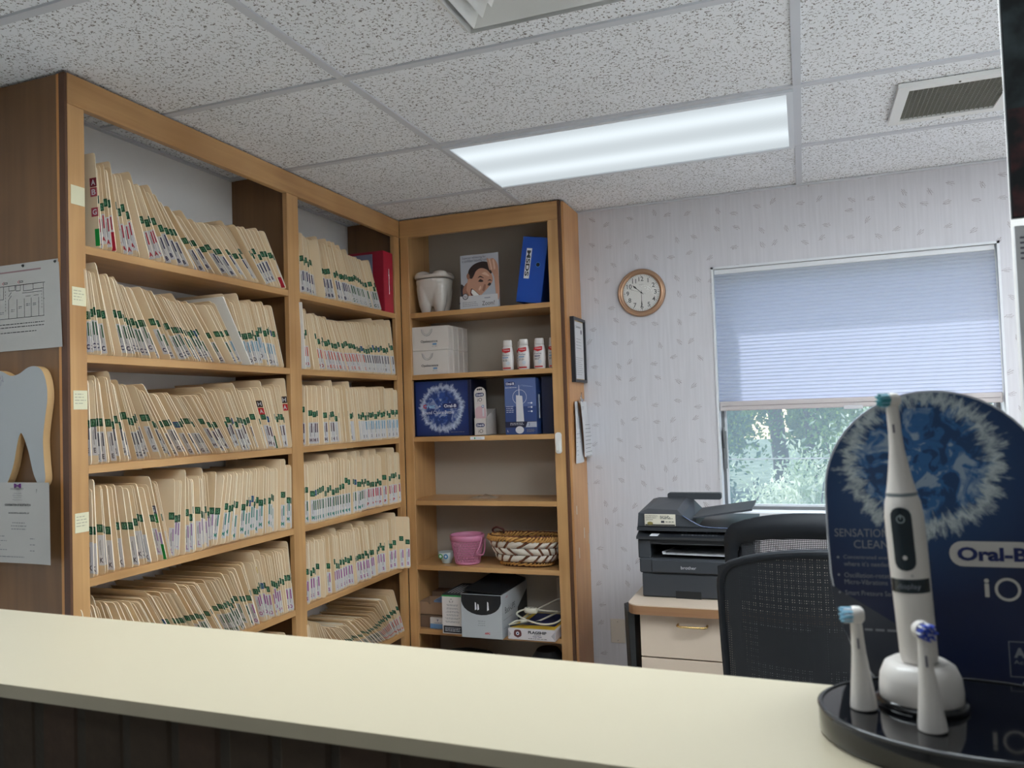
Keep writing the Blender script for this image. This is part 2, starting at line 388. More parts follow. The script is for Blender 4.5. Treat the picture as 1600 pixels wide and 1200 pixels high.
ceiling_light(3, 2, dm_front, 'unseen recessed ceiling light added far behind the viewer to the right')  # second unseen lamp added behind the view as fill
ceiling_light(3, 8, dm_side, 'unseen recessed ceiling light added over the office beyond the right edge, nearest the partition')  # added out of view to light the shelf fronts from the right
ceiling_light(3, 10, dm_side, 'unseen recessed ceiling light added over the office beyond the right edge, nearest the window wall')  # likewise unseen, added to raise the light in the office
ceiling_light(1, 7, dm_mid, 'unseen recessed ceiling light added directly above the reception counter')  # not in view, added to brighten the counter top
ceiling_light(2, 8, dm_over, 'unseen recessed ceiling light added over the office side, above the chairs')  # added just out of frame so its light reaches the counter
# return grille on the right
t = thing('return_air_grille', (.50, 2.93, CE-.01), 'square white return air grille with dark mesh in the ceiling at right', 'air vent')
f = MB(); ww = mat('white enamel', (222, 222, 220), .4)
X0, X1, Y0, Y1, k = .325, .685, 2.745, 3.105, .035
for a in ((X0, X1, Y0, Y0+k), (X0, X1, Y1-k, Y1), (X0, X0+k, Y0+k, Y1-k), (X1-k, X1, Y0+k, Y1-k)): f.box(a[0], a[1], a[2], a[3], CE-.012, CE+.003, ww)
f.build('frame', t)
f = MB(); g = mat('grey wire mesh', (120, 118, 108), .5)
n_ = 20
for q in range(1, n_):
    x = X0+k+(X1-X0-2*k)*q/n_; y = Y0+k+(Y1-Y0-2*k)*q/n_
    f.box(x-.0011, x+.0011, Y0+k, Y1-k, CE-.008, CE-.001, g); f.box(X0+k, X1-k, y-.0011, y+.0011, CE-.008, CE-.001, g)
f.build('wire_mesh', t, kind='stuff')
box1(X0+k, X1-k, Y0+k, Y1-k, CE+.001, CE+.004, mat('duct shadow black', (34, 33, 32), .9)).build('backing', t)
for yy in (Y0+.017, Y1-.017): MB().lathe([(.004, 0), (.003, -.003)], (.5, yy, CE-.012), g, 8, caps=True).build('screw', t)
# supply diffuser
t = thing('ceiling_diffuser', (-.5425, 1.6025, CE-.03), 'large louvred metal air diffuser at the top edge of the view', 'air vent')
X0, X1, Y0, Y1 = -.785, -.30, 1.362, 1.845
def sqring(mb, a, b, z0, z1, m):
    cx, cy = (X0+X1)/2, (Y0+Y1)/2; p = []
    for r_, z in ((a, z0), (b, z1)):
        p += [(cx+sx*r_, cy+sy*r_, z) for sx, sy in ((-1, -1), (1, -1), (1, 1), (-1, 1))]
    mb.add(p, [(i, (i+1) % 4, (i+1) % 4+4, i+4) for i in range(4)], m)
f = MB(); sqring(f, .242, .236, CE+.003, CE-.010, ww); sqring(f, .236, .212, CE-.010, CE-.032, ww); sqring(f, .212, .208, CE-.032, CE+.002, ww); f.build('frame', t)
for r_ in (.196, .156, .116, .076):
    f = MB(); sqring(f, r_, r_-.030, CE-.030, CE+.000, ww); sqring(f, r_-.002, r_-.032, CE-.029, CE+.001, ww); f.build('louvre', t)
box1(X0+.03, X1-.03, Y0+.03, Y1-.03, CE+.002, CE+.005, black).build('backing', t)

# ------------------------------------------------------------------ bookcases
SH = [.518, .207, -.108, -.425, -.742, -1.060]       # shelf tops, left bookcase
T = .024
lb = thing('file_bookcase', (-2.04, 2.57, ZF), 'tall honey pine bookcase along the left wall packed with patient files', 'bookcase')
y0, y1 = 1.607, 3.535
box1(-2.188, -1.922, y0, y0+.02, ZF, CE-.002, panel_wood).build('side_panel', lb, label='brown veneer end panel with papers pinned on it')
box1(-1.934, -1.922, y0-.004, y0, ZF, CE-.004, wood('amber strip', (190, 128, 66), (206, 146, 80), 2)).build('edge_strip', lb)
box1(-1.922, -1.900, y0-.006, y0+.002, ZF, CE-.003, plum_edge).build('stile_edge', lb)
def stile(a, b, z1=CE-.003): box1(-1.922, -1.90, a, b, ZF, z1, wood_z, .0015).build('stile', lb)
stile(y0+.002, 1.665, CE-.09); stile(2.606, 2.680, CE-.09); stile(3.478, 3.533, CE-.09)
box1(-1.922, -1.898, y0+.002, y1-.002, CE-.09, CE-.002, wood_y, .0015).build('top_rail', lb)
box1(-2.188, -1.922, 2.63, 2.65, ZF, CE-.002, panel_wood).build('divider_panel', lb)
box1(-2.188, -1.922, 3.512, 3.533, ZF, CE-.002, panel_wood).build('side_panel', lb)
for z in SH:
    box1(-2.186, -1.902, 1.665, 2.606, z-T, z, wood_y, .001).build('shelf', lb)
    box1(-2.186, -1.902, 2.680, 3.478, z-T, z, wood_y, .001).build('shelf', lb)
box1(-1.925, -1.905, 1.67, 3.48, ZF, ZF+.08, wood_y).build('toe_board', lb)
# back bookcase
rb = thing('corner_bookcase', (-1.47, 3.68, ZF), 'honey pine bookcase against the back wall holding boxes, bottles and baskets', 'bookcase')
yf = 3.535
RH = [.520, .207, -.105, -.422, -.744, -1.060]
box1(-1.898, -1.850, yf, yf+.02, ZF, CE-.092, wood_z, .0015).build('stile', rb)
box1(-1.108, -1.055, yf, yf+.02, ZF, CE-.092, wood_z, .0015).build('stile', rb)
box1(-1.898, -1.055, yf-.001, yf+.02, CE-.092, CE-.002, wood_x, .0015).build('top_rail', rb)
box1(-1.055, -1.043, yf-.001, yf+.022, ZF, CE-.002, plum_edge).build('stile_edge', rb)
box1(-1.052, -1.032, yf+.022, YB-.002, ZF, CE-.002, wood('pale pine side', (176, 124, 78), (204, 154, 102), 2)).build('side_panel', rb, label='outer pine side panel with a framed paper hung on it')
box1(-1.896, -1.872, yf+.02, YB-.002, ZF, CE-.002, wood_z).build('side_panel', rb)
for z in RH: box1(-1.872, -1.052, yf+.003, YB-.004, z-T, z, wood_x, .001).build('shelf', rb)
box1(-1.872, -1.055, YB-.004, YB-.0015, ZF, CE-.01, mat('greige backing', (168, 158, 146), .8)).build('back_panel', rb)

# ------------------------------------------------------------------ patient files
cardedge = mat('lit pale card edge', (242, 230, 206), .8)  # pale strips paint the bright, lit look of the files' front edges
HT = .250
def folder_mesh(H, m, tabd=.026):
    mb = MB(); D_ = .262
    def prof(xa, xb, z0, z1, r):
        pts = [(xa, z0)]
        for k in range(4): a = -PI/2+PI/2*k/3; pts.append((xb-r+r*math.cos(a), z0+r+r*math.sin(a)))
        for k in range(4): a = PI/2*k/3; pts.append((xb-r+r*math.cos(a), z1-r+r*math.sin(a)))
        pts.append((xa, z1)); return pts
    mb.prism(prof(-D_, 0, 0, H, .008), 0, .13, 1, m)
    mb.prism(prof(-D_, -tabd, 0, H-.012, .006), .86, 1, 1, m)
    mb.box(0, .0007, -.004, .134, .010, H-.010, cardedge); mb.box(-tabd, -tabd+.0006, .856, 1.0, .008, H-.020, cardedge)
    mb.box(-D_, -D_+.003, .13, .86, 0, H-.012, m)
    return mb
papers_mb = MB().box(-.256, -.034, .14, .85, .005, HT-.016, sheet)
FOLD = [folder_mesh(h, m) for h, m in ((HT, cream), (HT-.008, cream2), (HT+.006, cream3), (HT+.026, cream))]
FOLDM = [m.mesh('patient_file') for m in FOLD]; PAPM = papers_mb.mesh('paper_stack')
def sticker_mb(txt, m, tm=foil, s=.023):
    mb = MB(); e = -.02; x1 = .0008
    mb.box(x1-s, x1, e, .0, 0, s, m); text(mb, txt, (x1-s/2, e-.02, s/2), s*.62, tm, w=s*.6, bold=.02); return mb
YEARS = [sticker_mb(t_, greenst) for t_ in ('17', '16', '07', '15', '12')] + [sticker_mb('13', bluest)]
YEARM = [m.mesh('year_sticker') for m in YEARS]
def label_mb(letter, col, bar):
    mb = MB(); e = -.015; s = .0225
    mb.box(.0008-s, .0008, e, 0, 0, .088, labelw)
    if bar: mb.quad((-.0075, e-.01, .046), (-.0025, e-.01, .046), (-.0025, e-.01, .084), (-.0075, e-.01, .084), bar)
    mb.quad((-.0125, e-.01, .03), (-.0108, e-.01, .03), (-.0108, e-.01, .074), (-.0125, e-.01, .074), grayink)
    mb.quad((-.0155, e-.01, .045), (-.0143, e-.01, .045), (-.0143, e-.01, .070), (-.0155, e-.01, .070), grayink)
    text(mb, letter, (-.0105, e-.01, .015), .0145, col, bold=.04); return mb
LAB = {}
def lab(letter, col, bar):
    k = (letter, col.name, bar.name if bar else '')
    if k not in LAB: mb = label_mb(letter, col, bar); LAB[k] = (mb, mb.mesh('name_label'))
    return LAB[k]
LETTER_MB = {}
def letter_sticker(ch, m):
    if (ch, m.name) not in LETTER_MB: LETTER_MB[ch, m.name] = sticker_mb(ch, m, labelw, .026).mesh('letter_sticker')
    return LETTER_MB[ch, m.name]
def interp(tab, x):
    for (a, va), (b, vb) in zip(tab, tab[1:]):
        if x <= b: return va+(vb-va)*(x-a)/(b-a) if b > a else vb
    return tab[-1][1]
A_ = (red, red, 'A'); B_ = (navy, navy, 'B')
ROWS = [
 # shelf, y start, y end, lean keyframes, letters, mean thickness, x bow, place words
 (0, 1.706, 2.600, [(0,3),(.08,6),(.2,13),(.32,25),(.45,40),(.55,47),(.75,46),(.9,38),(1,33)], [(.30,'A',red,red),(1,'B',navy,navy)], .0128, 0, 'top left shelf'),
 (1, 1.672, 2.600, [(0,4),(.08,12),(.2,24),(.35,36),(.55,38),(.64,32),(.68,25),(.75,20),(1,17)], [(.66,'C',navy,dgreen),(1,'D',gray_t,sky_t)], .0112, 0, 'second left shelf'),
 (2, 1.672, 2.600, [(0,2),(.08,10),(.25,28),(.45,38),(.58,34),(.62,26),(.75,27),(.95,16),(1,8)], [(.12,'E',gray_t,gray_t),(.55,'G',gray_t,gray_t),(1,'H',plum,plum)], .0112, 0, 'third left shelf'),
 (3, 1.672, 2.600, [(0,1),(.1,8),(.2,14),(.27,13),(.28,-8),(.34,1),(.48,4),(.5,-11),(.6,-8),(.8,-3),(1,-1)], [(.26,'K',gray_t,None),(.55,'L',lilac,lilac),(1,'M',teal,teal)], .0125, 0, 'fourth left shelf'),
 (4, 1.672, 2.600, [(0,10),(.2,30),(.5,33),(.62,30),(.8,15),(1,7)], [(.75,'N',dgreen,dgreen),(1,'O',mag,mag)], .0108, 0, 'fifth left shelf'),
 (5, 1.672, 2.600, [(0,10),(.5,20),(1,8)], [(1,'R',dgreen,dgreen)], .013, 0, 'lowest left shelf'),
 (0, 2.688, 3.355, [(0,3),(.15,13),(.4,22),(.6,27),(1,26)], [(.6,'B',navy,navy),(1,'C',dgreen,dgreen)], .0118, 0, 'top middle shelf'),
 (1, 2.688, 3.472, [(0,4),(.12,14),(.3,27),(.45,26),(.7,18),(1,9)], [(.3,'D',red,coral),(.65,'E',coral,coral),(1,'F',gray_t,gray_t)], .0120, 0, 'second middle shelf'),
 (2, 2.688, 3.472, [(0,0),(.3,6),(.6,9),(.8,4),(1,2)], [(.3,'H',plum,plum),(.6,'I',gray_t,None),(1,'J',gray_t,sky_t)], .0125, 0, 'third middle shelf'),
 (3, 2.688, 3.472, [(0,1),(.5,0),(1,3)], [(.6,'M',teal,dgreen),(1,'P',red,red)], .0120, 0, 'fourth middle shelf'),
 (4, 2.688, 3.472, [(0,1),(.3,5),(.6,9),(.8,4),(1,1)], [(1,'S',mag,mag)], .0118, 0, 'fifth middle shelf'),
 (5, 2.688, 3.472, [(0,4),(.15,24),(.35,48),(.7,52),(.85,38),(1,24)], [(.8,'T',gray_t,dgreen),(1,'W',coral,coral)], .0125, 0, 'lowest middle shelf'),
]
def layout(ts, angs, Hs):
    ys = [0.0]
    for i in range(len(ts)-1):
        a, b = angs[i], angs[i+1]; H = min(Hs[i], Hs[i+1])
        ta = ts[i]/math.cos(a)
        push = max(0, H*math.cos(a)*(math.tan(b)-math.tan(a))) if b > a else 0
        ys.append(ys[-1]+ta+push+.0006)
    return ys, ys[-1]+ts[-1]/math.cos(angs[-1])
ALL = []
for ri, (si, ya, yb, lean, lets, tm, bow, words_) in enumerate(ROWS):
    rr = random.Random(100+ri); z = SH[si]; L_ = yb-ya; N = int(L_/tm/1.12)
    specials = {}
    for attempt in range(40):
        ts = []; an = []; hs = []; rs = random.Random(50+ri)
        for i in range(N):
            fr = i/(N-1); ts.append(tm*(.45+1.4*rs.random()**2.0)); an.append(math.radians(interp(lean, fr)))
            hs.append(HT)
        lo, hi = .3, 2.5
        for _ in range(30):
            k = (lo+hi)/2; ys, tot = layout([t_*k for t_ in ts], an, hs)
            if tot > L_-.002: hi = k
            else: lo = k
        if lo < .8: N -= 2; continue
        break
    ts = [t_*lo for t_ in ts]; ys, tot = layout(ts, an, hs)
    base = 0; stick = .118
    for i in range(N):
        fr = (ys[i]/L_)
        if rr.random() < .3: base = rr.uniform(-.020, .006)
        if i % 9 == 0: stick = rr.uniform(.105, .13)
        xo = base + rr.uniform(-.006, .004)
        lt = next(l for l in lets if fr <= l[0]+1e-6 or l is lets[-1])
        ALL.append(dict(row=ri, i=i, n=N, y=ya+.001+ys[i], z=z, t=ts[i], a=an[i], x=-1.897+xo, let=lt, words=words_, tall=(rr.random() < .09), v=rr.choice((0, 0, 1, 1, 2)),
                        st=stick+rr.uniform(-.012, .012), yr=rr.choice((0, 0, 1, 2, 3, 4, 5 if rr.random() < .4 else 0)), has=(rr.random() < .86), ll=(rr.random() < .84), lz=rr.choice((0, 0, .006, .014, .02))))
# special touches seen in the photograph
def pick(row, frac): n = [a for a in ALL if a['row'] == row]; return n[min(len(n)-1, int(frac*len(n)))]
mlet = mat('dark red letter sticker', (122, 26, 44), .5); rose = mat('rose letter sticker', (178, 72, 84), .5); blk = mat('black letter sticker', (46, 36, 36), .5)
scar = mat('scarlet letter sticker', (200, 34, 42), .5); greyst = mat('grey letter sticker', (110, 106, 116), .5); leafst = mat('leaf green letter sticker', (46, 140, 56), .5)
yel = mat('yellow letter sticker', (214, 180, 60), .5)
def special(f, extra, label, **kw): f['extra'] = extra; f['label'] = label; f.update(kw)
special(pick(0, 0), [('A', mlet, .178), ('B', rose, .150), ('G', rose, .092), ('bar', brightgreen, .006, .050)], 'patient file with dark red A over rose B sticker, left end of top shelf', tall=True, x=-1.893, has=False)
special(pick(0, .12), [('bar', red, .004, .055)], 'patient file with a wide red foot strip among the A files of the top shelf')
special(pick(0, .975), [('bar', red, .004, .045)], 'patient file with a red foot strip at the right end of the top left shelf')
special(pick(2, .99), [('H', blk, .178), ('A', scar, .148)], 'tall patient file with black H over scarlet A sticker, right end of third shelf', tall=True, x=-1.893)
special(pick(2, .86), [('H', blk, .172), ('A', scar, .143)], 'leaning patient file with black H over scarlet A sticker, left of the tall one', x=-1.892)
special(pick(2, .9), [('bar', dgreen, .004, .05)], 'patient file with a dark green foot strip on the third left shelf')
special(pick(3, .22), [('G', greyst, .155), ('R', leafst, .125), ('bar', brightgreen, .004, .05)], 'patient file with grey G over green R sticker and green strip, fourth left shelf', x=-1.890, tall=True)
special(pick(4, .8), [('L', yel, .19)], 'patient file with a yellow letter sticker on the fifth shelf of the left section')
special(pick(4, .74), [('bar', red, .004, .05)], 'patient file with a red foot strip on the fifth left shelf')
special(pick(6, .42), [('R', rose, .165), ('B', leafst, .138), ('bar', red, .004, .045)], 'patient file with rose R over green B sticker on the top middle shelf', tall=True)
special(pick(7, .1), [('bar', red, .004, .05)], 'patient file with a red foot strip on the second middle shelf')
for fr, dx in ((.965, .03), (.99, .052)):
    f = pick(10, fr); f['x'] += dx
pick(10, .99).update(x=-1.842, label='patient file pulled farthest out past the post on the fifth middle shelf', extra=[], a=0)
pick(1, .64).update(env=True, x=-1.876); pick(6, .16).update(env=True, x=-1.884); pick(7, .0).update(env=True, x=-1.886)
ENVL = {1: 'thick white padded envelope leaning among the files of the second left shelf', 6: 'white folder poking up among the B files of the top middle shelf', 7: 'white envelope folder at the left end of the second middle shelf'}
env_mb = MB().prism(rrect(-.26, 0, 0, HT+.02, .003), 0, .42, 1, mat('white envelope paper', (232, 230, 226), .6)).prism(rrect(-.25, -.004, 0, HT+.012, .003), .5, 1, 1, mat('white envelope paper', (232, 230, 226), .6))
ENVM = env_mb.mesh('white_envelope')
cnt = {}
for f in ALL:
    k_ = (f['row'], f['let'][1]); cnt[k_] = cnt.get(k_, 0)+1; q_ = cnt[k_]
    f['ord'] = '%d%s' % (q_, 'th' if 10 < q_ < 20 else {1: 'st', 2: 'nd', 3: 'rd'}.get(q_ % 10, 'th'))
def score(f):
    d = math.hypot(f['x'], f['y']); vis = 1
    # hidden below the counter edge
    zc = -.27*(d/ (0.83*d/f['y'])) if f['y'] else 0
    lim = -.27*(f['y']/.83)-.06
    if f['z']+HT*math.cos(f['a']) < lim: return -1
    return 1/(d*d+(f['z']*f['z']))*(0.6 if f['z'] < lim-.0 else 1)
ALL.sort(key=lambda f: -score(f))
SETL = {}
def mat4(f):
    th = f['a']; lift = abs(f['t']*math.sin(th))+.0004 if th < 0 else .0004
    return Matrix.Translation((f['x'], f['y'], f['z']+lift)) @ Matrix.Rotation(th, 4, 'X') @ Matrix.Diagonal((1, f['t'], 1, 1))
LETCOL = {'red print': 'red', 'navy print': 'navy', 'grey print': 'grey', 'green print': 'green', 'lilac print': 'lilac', 'teal print': 'teal', 'dark plum print': 'plum', 'magenta print': 'magenta', 'coral print': 'coral'}
nind = 0; rest = MB()
for f in ALL:
    s_ = score(f)
    if s_ < 0 and f['row'] != 5: continue
    Mx = mat4(f); tallv = f['tall']; vi = 3 if tallv else f['v']
    mb_l, me_l = lab(f['let'][1], f['let'][2], f['let'][3])
    if nind < 298 and s_ > 0:
        nind += 1; M2 = Matrix.Translation((0, 0, ZC)) @ Mx
        if f.get('env'):
            o = D.objects.new('white_envelope', ENVM); tag(o, ENVL[f['row']], 'envelope'); COL.objects.link(o); o.matrix_world = M2
            continue
        o = D.objects.new('patient_file', FOLDM[vi]); COL.objects.link(o); o.matrix_world = M2
        lb_ = f.get('label'); lc = f['let']
        if not lb_:
            lb_ = 'cream patient file, %s from the left of the %s %s files, %s' % (f['ord'], LETCOL[lc[2].name], lc[1], f['words'])
            tag(o, group='%s files on the %s' % (lc[1], f['words']))
        else: tag(o, group='patient files on the bookcase')
        tag(o, lb_, 'file')
        p = D.objects.new('paper_stack', PAPM); COL.objects.link(p); p.parent = o
        if f['has']:
            p = D.objects.new('year_sticker', YEARM[f['yr']]); COL.objects.link(p); p.parent = o; p.location = (0, 0, f['st'])
            if f['yr'] == 5: p['label'] = 'blue year sticker'
            if f['ll']: p = D.objects.new('name_label', me_l); COL.objects.link(p); p.parent = o; p.location = (0, 0, .006+f['lz'])
        for e in f.get('extra', []):
            if e[0] == 'bar':
                q = MB().box(-.016, .001, -.03, 0, 0, e[3], e[1]).mesh('colour_strip'); p = D.objects.new('colour_strip', q)
            else: p = D.objects.new('letter_sticker', letter_sticker(e[0], e[1]))
            COL.objects.link(p); p.parent = o; p.location = (0, -.01, e[2])
    else:
        rest.merge(FOLD[vi], Mx); rest.merge(papers_mb, Mx)
        if f['has']:
            rest.merge(YEARS[f['yr']], Mx @ Matrix.Translation((0, 0, f['st']))); rest.merge(mb_l, Mx @ Matrix.Translation((0, 0, .008)))
rest.build('remaining_patient_files', label='the farther cream patient files with green year stickers in the middle section and lowest shelves', cat='files', kind='stuff')

# red binder at the end of the top middle shelf
rd = mat('red binder cloth', (150, 24, 46), .45); metal = mat('bright metal', (200, 200, 204), .25, metal=1)
t = thing('red_binder', (-1.98, 3.42, SH[0]), 'upright red binder at the right end of the top middle shelf', 'binder')
box1(-2.17, -1.905, 3.372, 3.377, SH[0], SH[0]+.30, rd).build('cover', t)
box1(-2.17, -1.905, 3.463, 3.468, SH[0], SH[0]+.30, rd).build('cover', t)
box1(-1.909, -1.904, 3.377, 3.463, SH[0], SH[0]+.30, mat('red binder spine', (176, 34, 58), .4)).build('spine', t)
MB().tube([(-1.900, 3.42, SH[0]+.09), (-1.900, 3.418, SH[0]+.215)], .0016, metal).build('spine_cord', t)
MB().lathe([(.004, 0), (.004, .002)], (-2.06, 3.371, SH[0]+.27), black, 8, caps=True).build('rivet', t)
mb = box1(-2.14, -1.96, 3.360, 3.3665, SH[0]+.06, SH[0]+.285, mat('photo print grey blue', (120, 124, 146), .5)); 
for q in range(14): 
    x = -2.13+.17*R.random(); z = SH[0]+.1+.16*R.random(); mb.box(x, x+.015, 3.3595, 3.3605, z, z+.01, mat('photo dark', (60, 62, 84), .5))
mb.build('photo_print', label='grey-blue picture card slipped behind the files beside the red binder', cat='picture')

# ------------------------------------------------------------------ papers, tooth sign and notes on the left end panel (faces -y at y=1.607)
yp = 1.606
t = thing('floor_plan_paper', (-2.04, yp, .22), 'white sheet with a printed floor plan pinned on the left end panel', 'paper')
pp = mat('poster paper', (184, 182, 178), .7)
def sheet_curl(x0, x1, z0, z1, m, y=yp, curl=.010, shear=0):
    mb = MB(); n = 6; vs = []
    for j in range(n+1):
        for i in range(n+1):
            u = i/n; v = j/n
            vs.append((x0+(x1-x0)*u+shear*(1-v), y-.0015-curl*max(0, u-.6)**2*4*(1-v*.6), z0+(z1-z0)*v))
    mb.add(vs, [(j*(n+1)+i, j*(n+1)+i+1, (j+1)*(n+1)+i+1, (j+1)*(n+1)+i) for j in range(n) for i in range(n)], m, True); return mb
sheet_curl(-2.186, -1.929, .225, .464, pp, shear=.014).build('sheet', t)
MB().box(-2.186, -1.936, yp-.001, yp-.0004, .455, .474, pp).build('under_sheet', t)
mb = MB(); Y = yp-.0022
def ln(a, b, w=.0007, m=ink, y=None):
    y = Y if y is None else y; a = Vector((a[0], y, a[1])); b = Vector((b[0], y, b[1])); d = (b-a).normalized(); n = Vector((-d.z, 0, d.x))*w
    mb.add([a-n, b-n, b+n, a+n], [(0, 1, 2, 3)], m)
def rct(x0, x1, z0, z1): ln((x0, z0), (x1, z0)); ln((x1, z0), (x1, z1)); ln((x1, z1), (x0, z1)); ln((x0, z1), (x0, z0))
rct(-2.182, -1.953, .318, .412)
for x0, x1, z0, z1 in ((-2.182, -2.150, .375, .412), (-2.128, -2.104, .398, .412), (-2.10, -2.082, .396, .412), (-2.07, -2.032, .394, .412), (-2.032, -1.992, .396, .412), (-1.992, -1.953, .366, .412), (-1.992, -1.953, .318, .366)): rct(x0, x1, z0, z1)
for x in (-2.13, -2.096, -2.067, -2.040, -2.011): ln((x, .318), (x, .372))
for x in (-2.062, -2.03): ln((x, .378), (x+.02, .378), .0005)
ln((-2.13, .372), (-2.118, .384)); ln((-2.13, .382), (-2.118, .394)); ln((-2.075, .388), (-2.0, .388), .0006)
for x in (-2.142, -1.999): 
    for k in range(7): ln((x, .34+k*.009), (x, .345+k*.009), .0006)
for x, z in ((-2.178, .392), (-2.165, .34), (-2.12, .345), (-2.09, .352), (-2.06, .358), (-2.034, .358), (-1.982, .39), (-1.982, .345)):
    lines(mb, (x, Y, z), .016, .009, 2, grayink)
for x in (-2.155, -2.093):
    ln((x, .421), (x+.008, .426), .0006, red); ln((x, .421), (x+.008, .416), .0006, red); rct(x+.008, x+.021, .419, .423)
lines(mb, (-2.178, Y, .306), .24, .018, 2, ink, rag=.1); lines(mb, (-2.178, Y, .282), .22, .009, 1, ink)
ln((-2.186, .452), (-1.936, .4525), .0022, mat('faded pink line', (150, 120, 122), .7), yp-.0018)
mb.build('printing', t)
for x in (-2.07, -1.945): MB().lathe([(.0035, 0), (.0045, .0), (.003, .003)], (0, 0, 0), black, 10, caps=True).build('push_pin', t, loc=(x+2.04, -.003, .466-.22), rot=(PI/2, 0, 0), local=True)
# tooth sign
def smooth_poly(pts, n=6): return [(p.x, p.z) for p in bez([(a, 0, b) for a, b in pts+[pts[0]]], n)[:-1]]
t = thing('tooth_sign', (-2.06, yp-.012, -.19), 'thick grey-white wooden tooth cut-out with a purple heart on the left end panel', 'sign')
tp = smooth_poly([(-2.182, .150), (-2.160, .168), (-2.13, .165), (-2.098, .152), (-2.065, .156), (-2.03, .172), (-2.0, .174), (-1.975, .160), (-1.960, .125), (-1.957, .08), (-1.968, .02), (-1.975, -.03), (-1.972, -.09), (-1.968, -.14), (-1.985, -.16),
                  (-2.010, -.13), (-2.032, -.06), (-2.052, -.018), (-2.062, -.012), (-2.074, -.04), (-2.09, -.10), (-2.115, -.15), (-2.145, -.175), (-2.162, -.158), (-2.165, -.10), (-2.172, -.03), (-2.187, .03), (-2.200, .09)], 5)
tp = [(max(-2.187, x), z) for x, z in tp]
edge = mat('pale plywood edge', (196, 160, 112), .6); face = mat('blue-grey painted face', (168, 172, 174), .35)
mb = MB().prism(tp, yp-.022, yp-.0005, 1, edge); mb.add([(x, yp-.0224, z) for x, z in tp], [tuple(range(len(tp)))], face); mb.build('board', t)
pv = mat('purple print', (96, 36, 110), .5); mb = MB()
hp = smooth_poly([(-2.157, .128), (-2.172, .142), (-2.171, .152), (-2.162, .153), (-2.157, .146), (-2.150, .153), (-2.141, .152), (-2.141, .142)], 4)
mb.prism(hp, yp-.026, yp-.0225, 1, pv); mb.build('heart', t)
mb = MB(); sc_ = bez([(-2.184, yp-.0226, .085), (-2.178, yp-.0226, .118), (-2.171, yp-.0226, .098), (-2.166, yp-.0226, .126), (-2.160, yp-.0226, .108), (-2.156, yp-.0226, .128), (-2.150, yp-.0226, .118), (-2.146, yp-.0226, .134), (-2.139, yp-.0226, .126), (-2.133, yp-.0226, .142), (-2.127, yp-.0226, .136), (-2.131, yp-.0226, .154)], 6)
mb.tube(sc_, .0009, mat('silver script', (150, 150, 160), .4), 5); mb.build('script', t)
MB().lathe([(.001, .006), (.007, .0045), (.0105, 0), (.0095, -.003)], (0, 0, 0), mat('glossy black stone', (24, 24, 30), .1), 18, sy=1.25).build('black_gem', loc=(-2.157, yp-.024, -.176), rot=(PI/2, 0, 0), local=True,
    label='glossy black oval magnet at the tip of the tooth sign', cat='magnet')
# certificate
t = thing('certificate', (-2.06, yp-.016, -.37), 'white registration certificate pinned below the tooth sign', 'certificate')
sheet_curl(-2.187, -1.946, -.372, -.148, pp, y=yp-.024, curl=.012, shear=.008).build('sheet', t)
mb = MB(); Y = yp-.0264; cxp = -2.062
text(mb, 'STATE OF CONNECTICUT', (cxp-.01, Y, -.166), .0045, ink, w=.052)
for k, s_ in enumerate(('Commission of Business', 'Office of Professions', 'Department of Health', 'Registrations')): text(mb, s_, (cxp-.008, Y, -.178-.0062*k), .0036, grayink, w=.030+.008*(k % 2))
text(mb, 'CONFIRMATION OF REGISTRATION', (cxp-.008, Y, -.2105), .0062, ink, w=.100, bold=.02)
text(mb, 'SHORES DENTAL ASSOCIATES, LLP', (cxp-.004, Y, -.2335), .0052, ink, w=.080, bold=.02)
lines(mb, (cxp-.035, Y, -.256), .06, .026, 3, grayink, align='c')
lines(mb, (-2.184, Y, -.292), .075, .05, 4, grayink, rag=.4); lines(mb, (-2.024, Y, -.295), .045, .05, 3, grayink, rag=.2); lines(mb, (-2.15, Y, -.352), .12, .006, 1, grayink)
for k in range(3): disc(mb, (-1.988, Y, -.180-k*.006), .009-.002*k, ink, r0=.0062-.002*k, n=12)
lines(mb, (-1.998, Y, -.166), .02, .012, 3, ink)
mb.build('printing', t)
mb = MB(); pz = -.157
for s_ in (-1, 1): mb.prism([(-2.068, pz), (-2.068+s_*.011, pz+.006), (-2.068+s_*.011, pz-.006)], yp-.030, yp-.026, 1, pv)
mb.build('bow_pin', t, label='purple bow-shaped pin')
# shelf notes
ny = mat('pale yellow note', (216, 210, 178), .7)
for k, (z0, z1, w_) in enumerate(((.628, .682, 'beside the top shelf'), (.342, .394, 'beside the second shelf'), (.050, .103, 'beside the third shelf'), (-.292, -.238, 'beside the fourth shelf'))):
    mb = MB().box(-1.8995, -1.8985, 1.617, 1.662, z0, z1, ny)
    if k: lines(mb, (-1.8982, 1.621, z1-.006), .036, .034, 4, mat('pencil', (164, 160, 140), .7), X=(0, 1, 0))
    mb.build('shelf_note', label='pale yellow paper note taped on the first post ' + w_, cat='note', group='shelf notes')

# ------------------------------------------------------------------ things in the corner bookcase
def on(z, extra=.0006): return z+extra
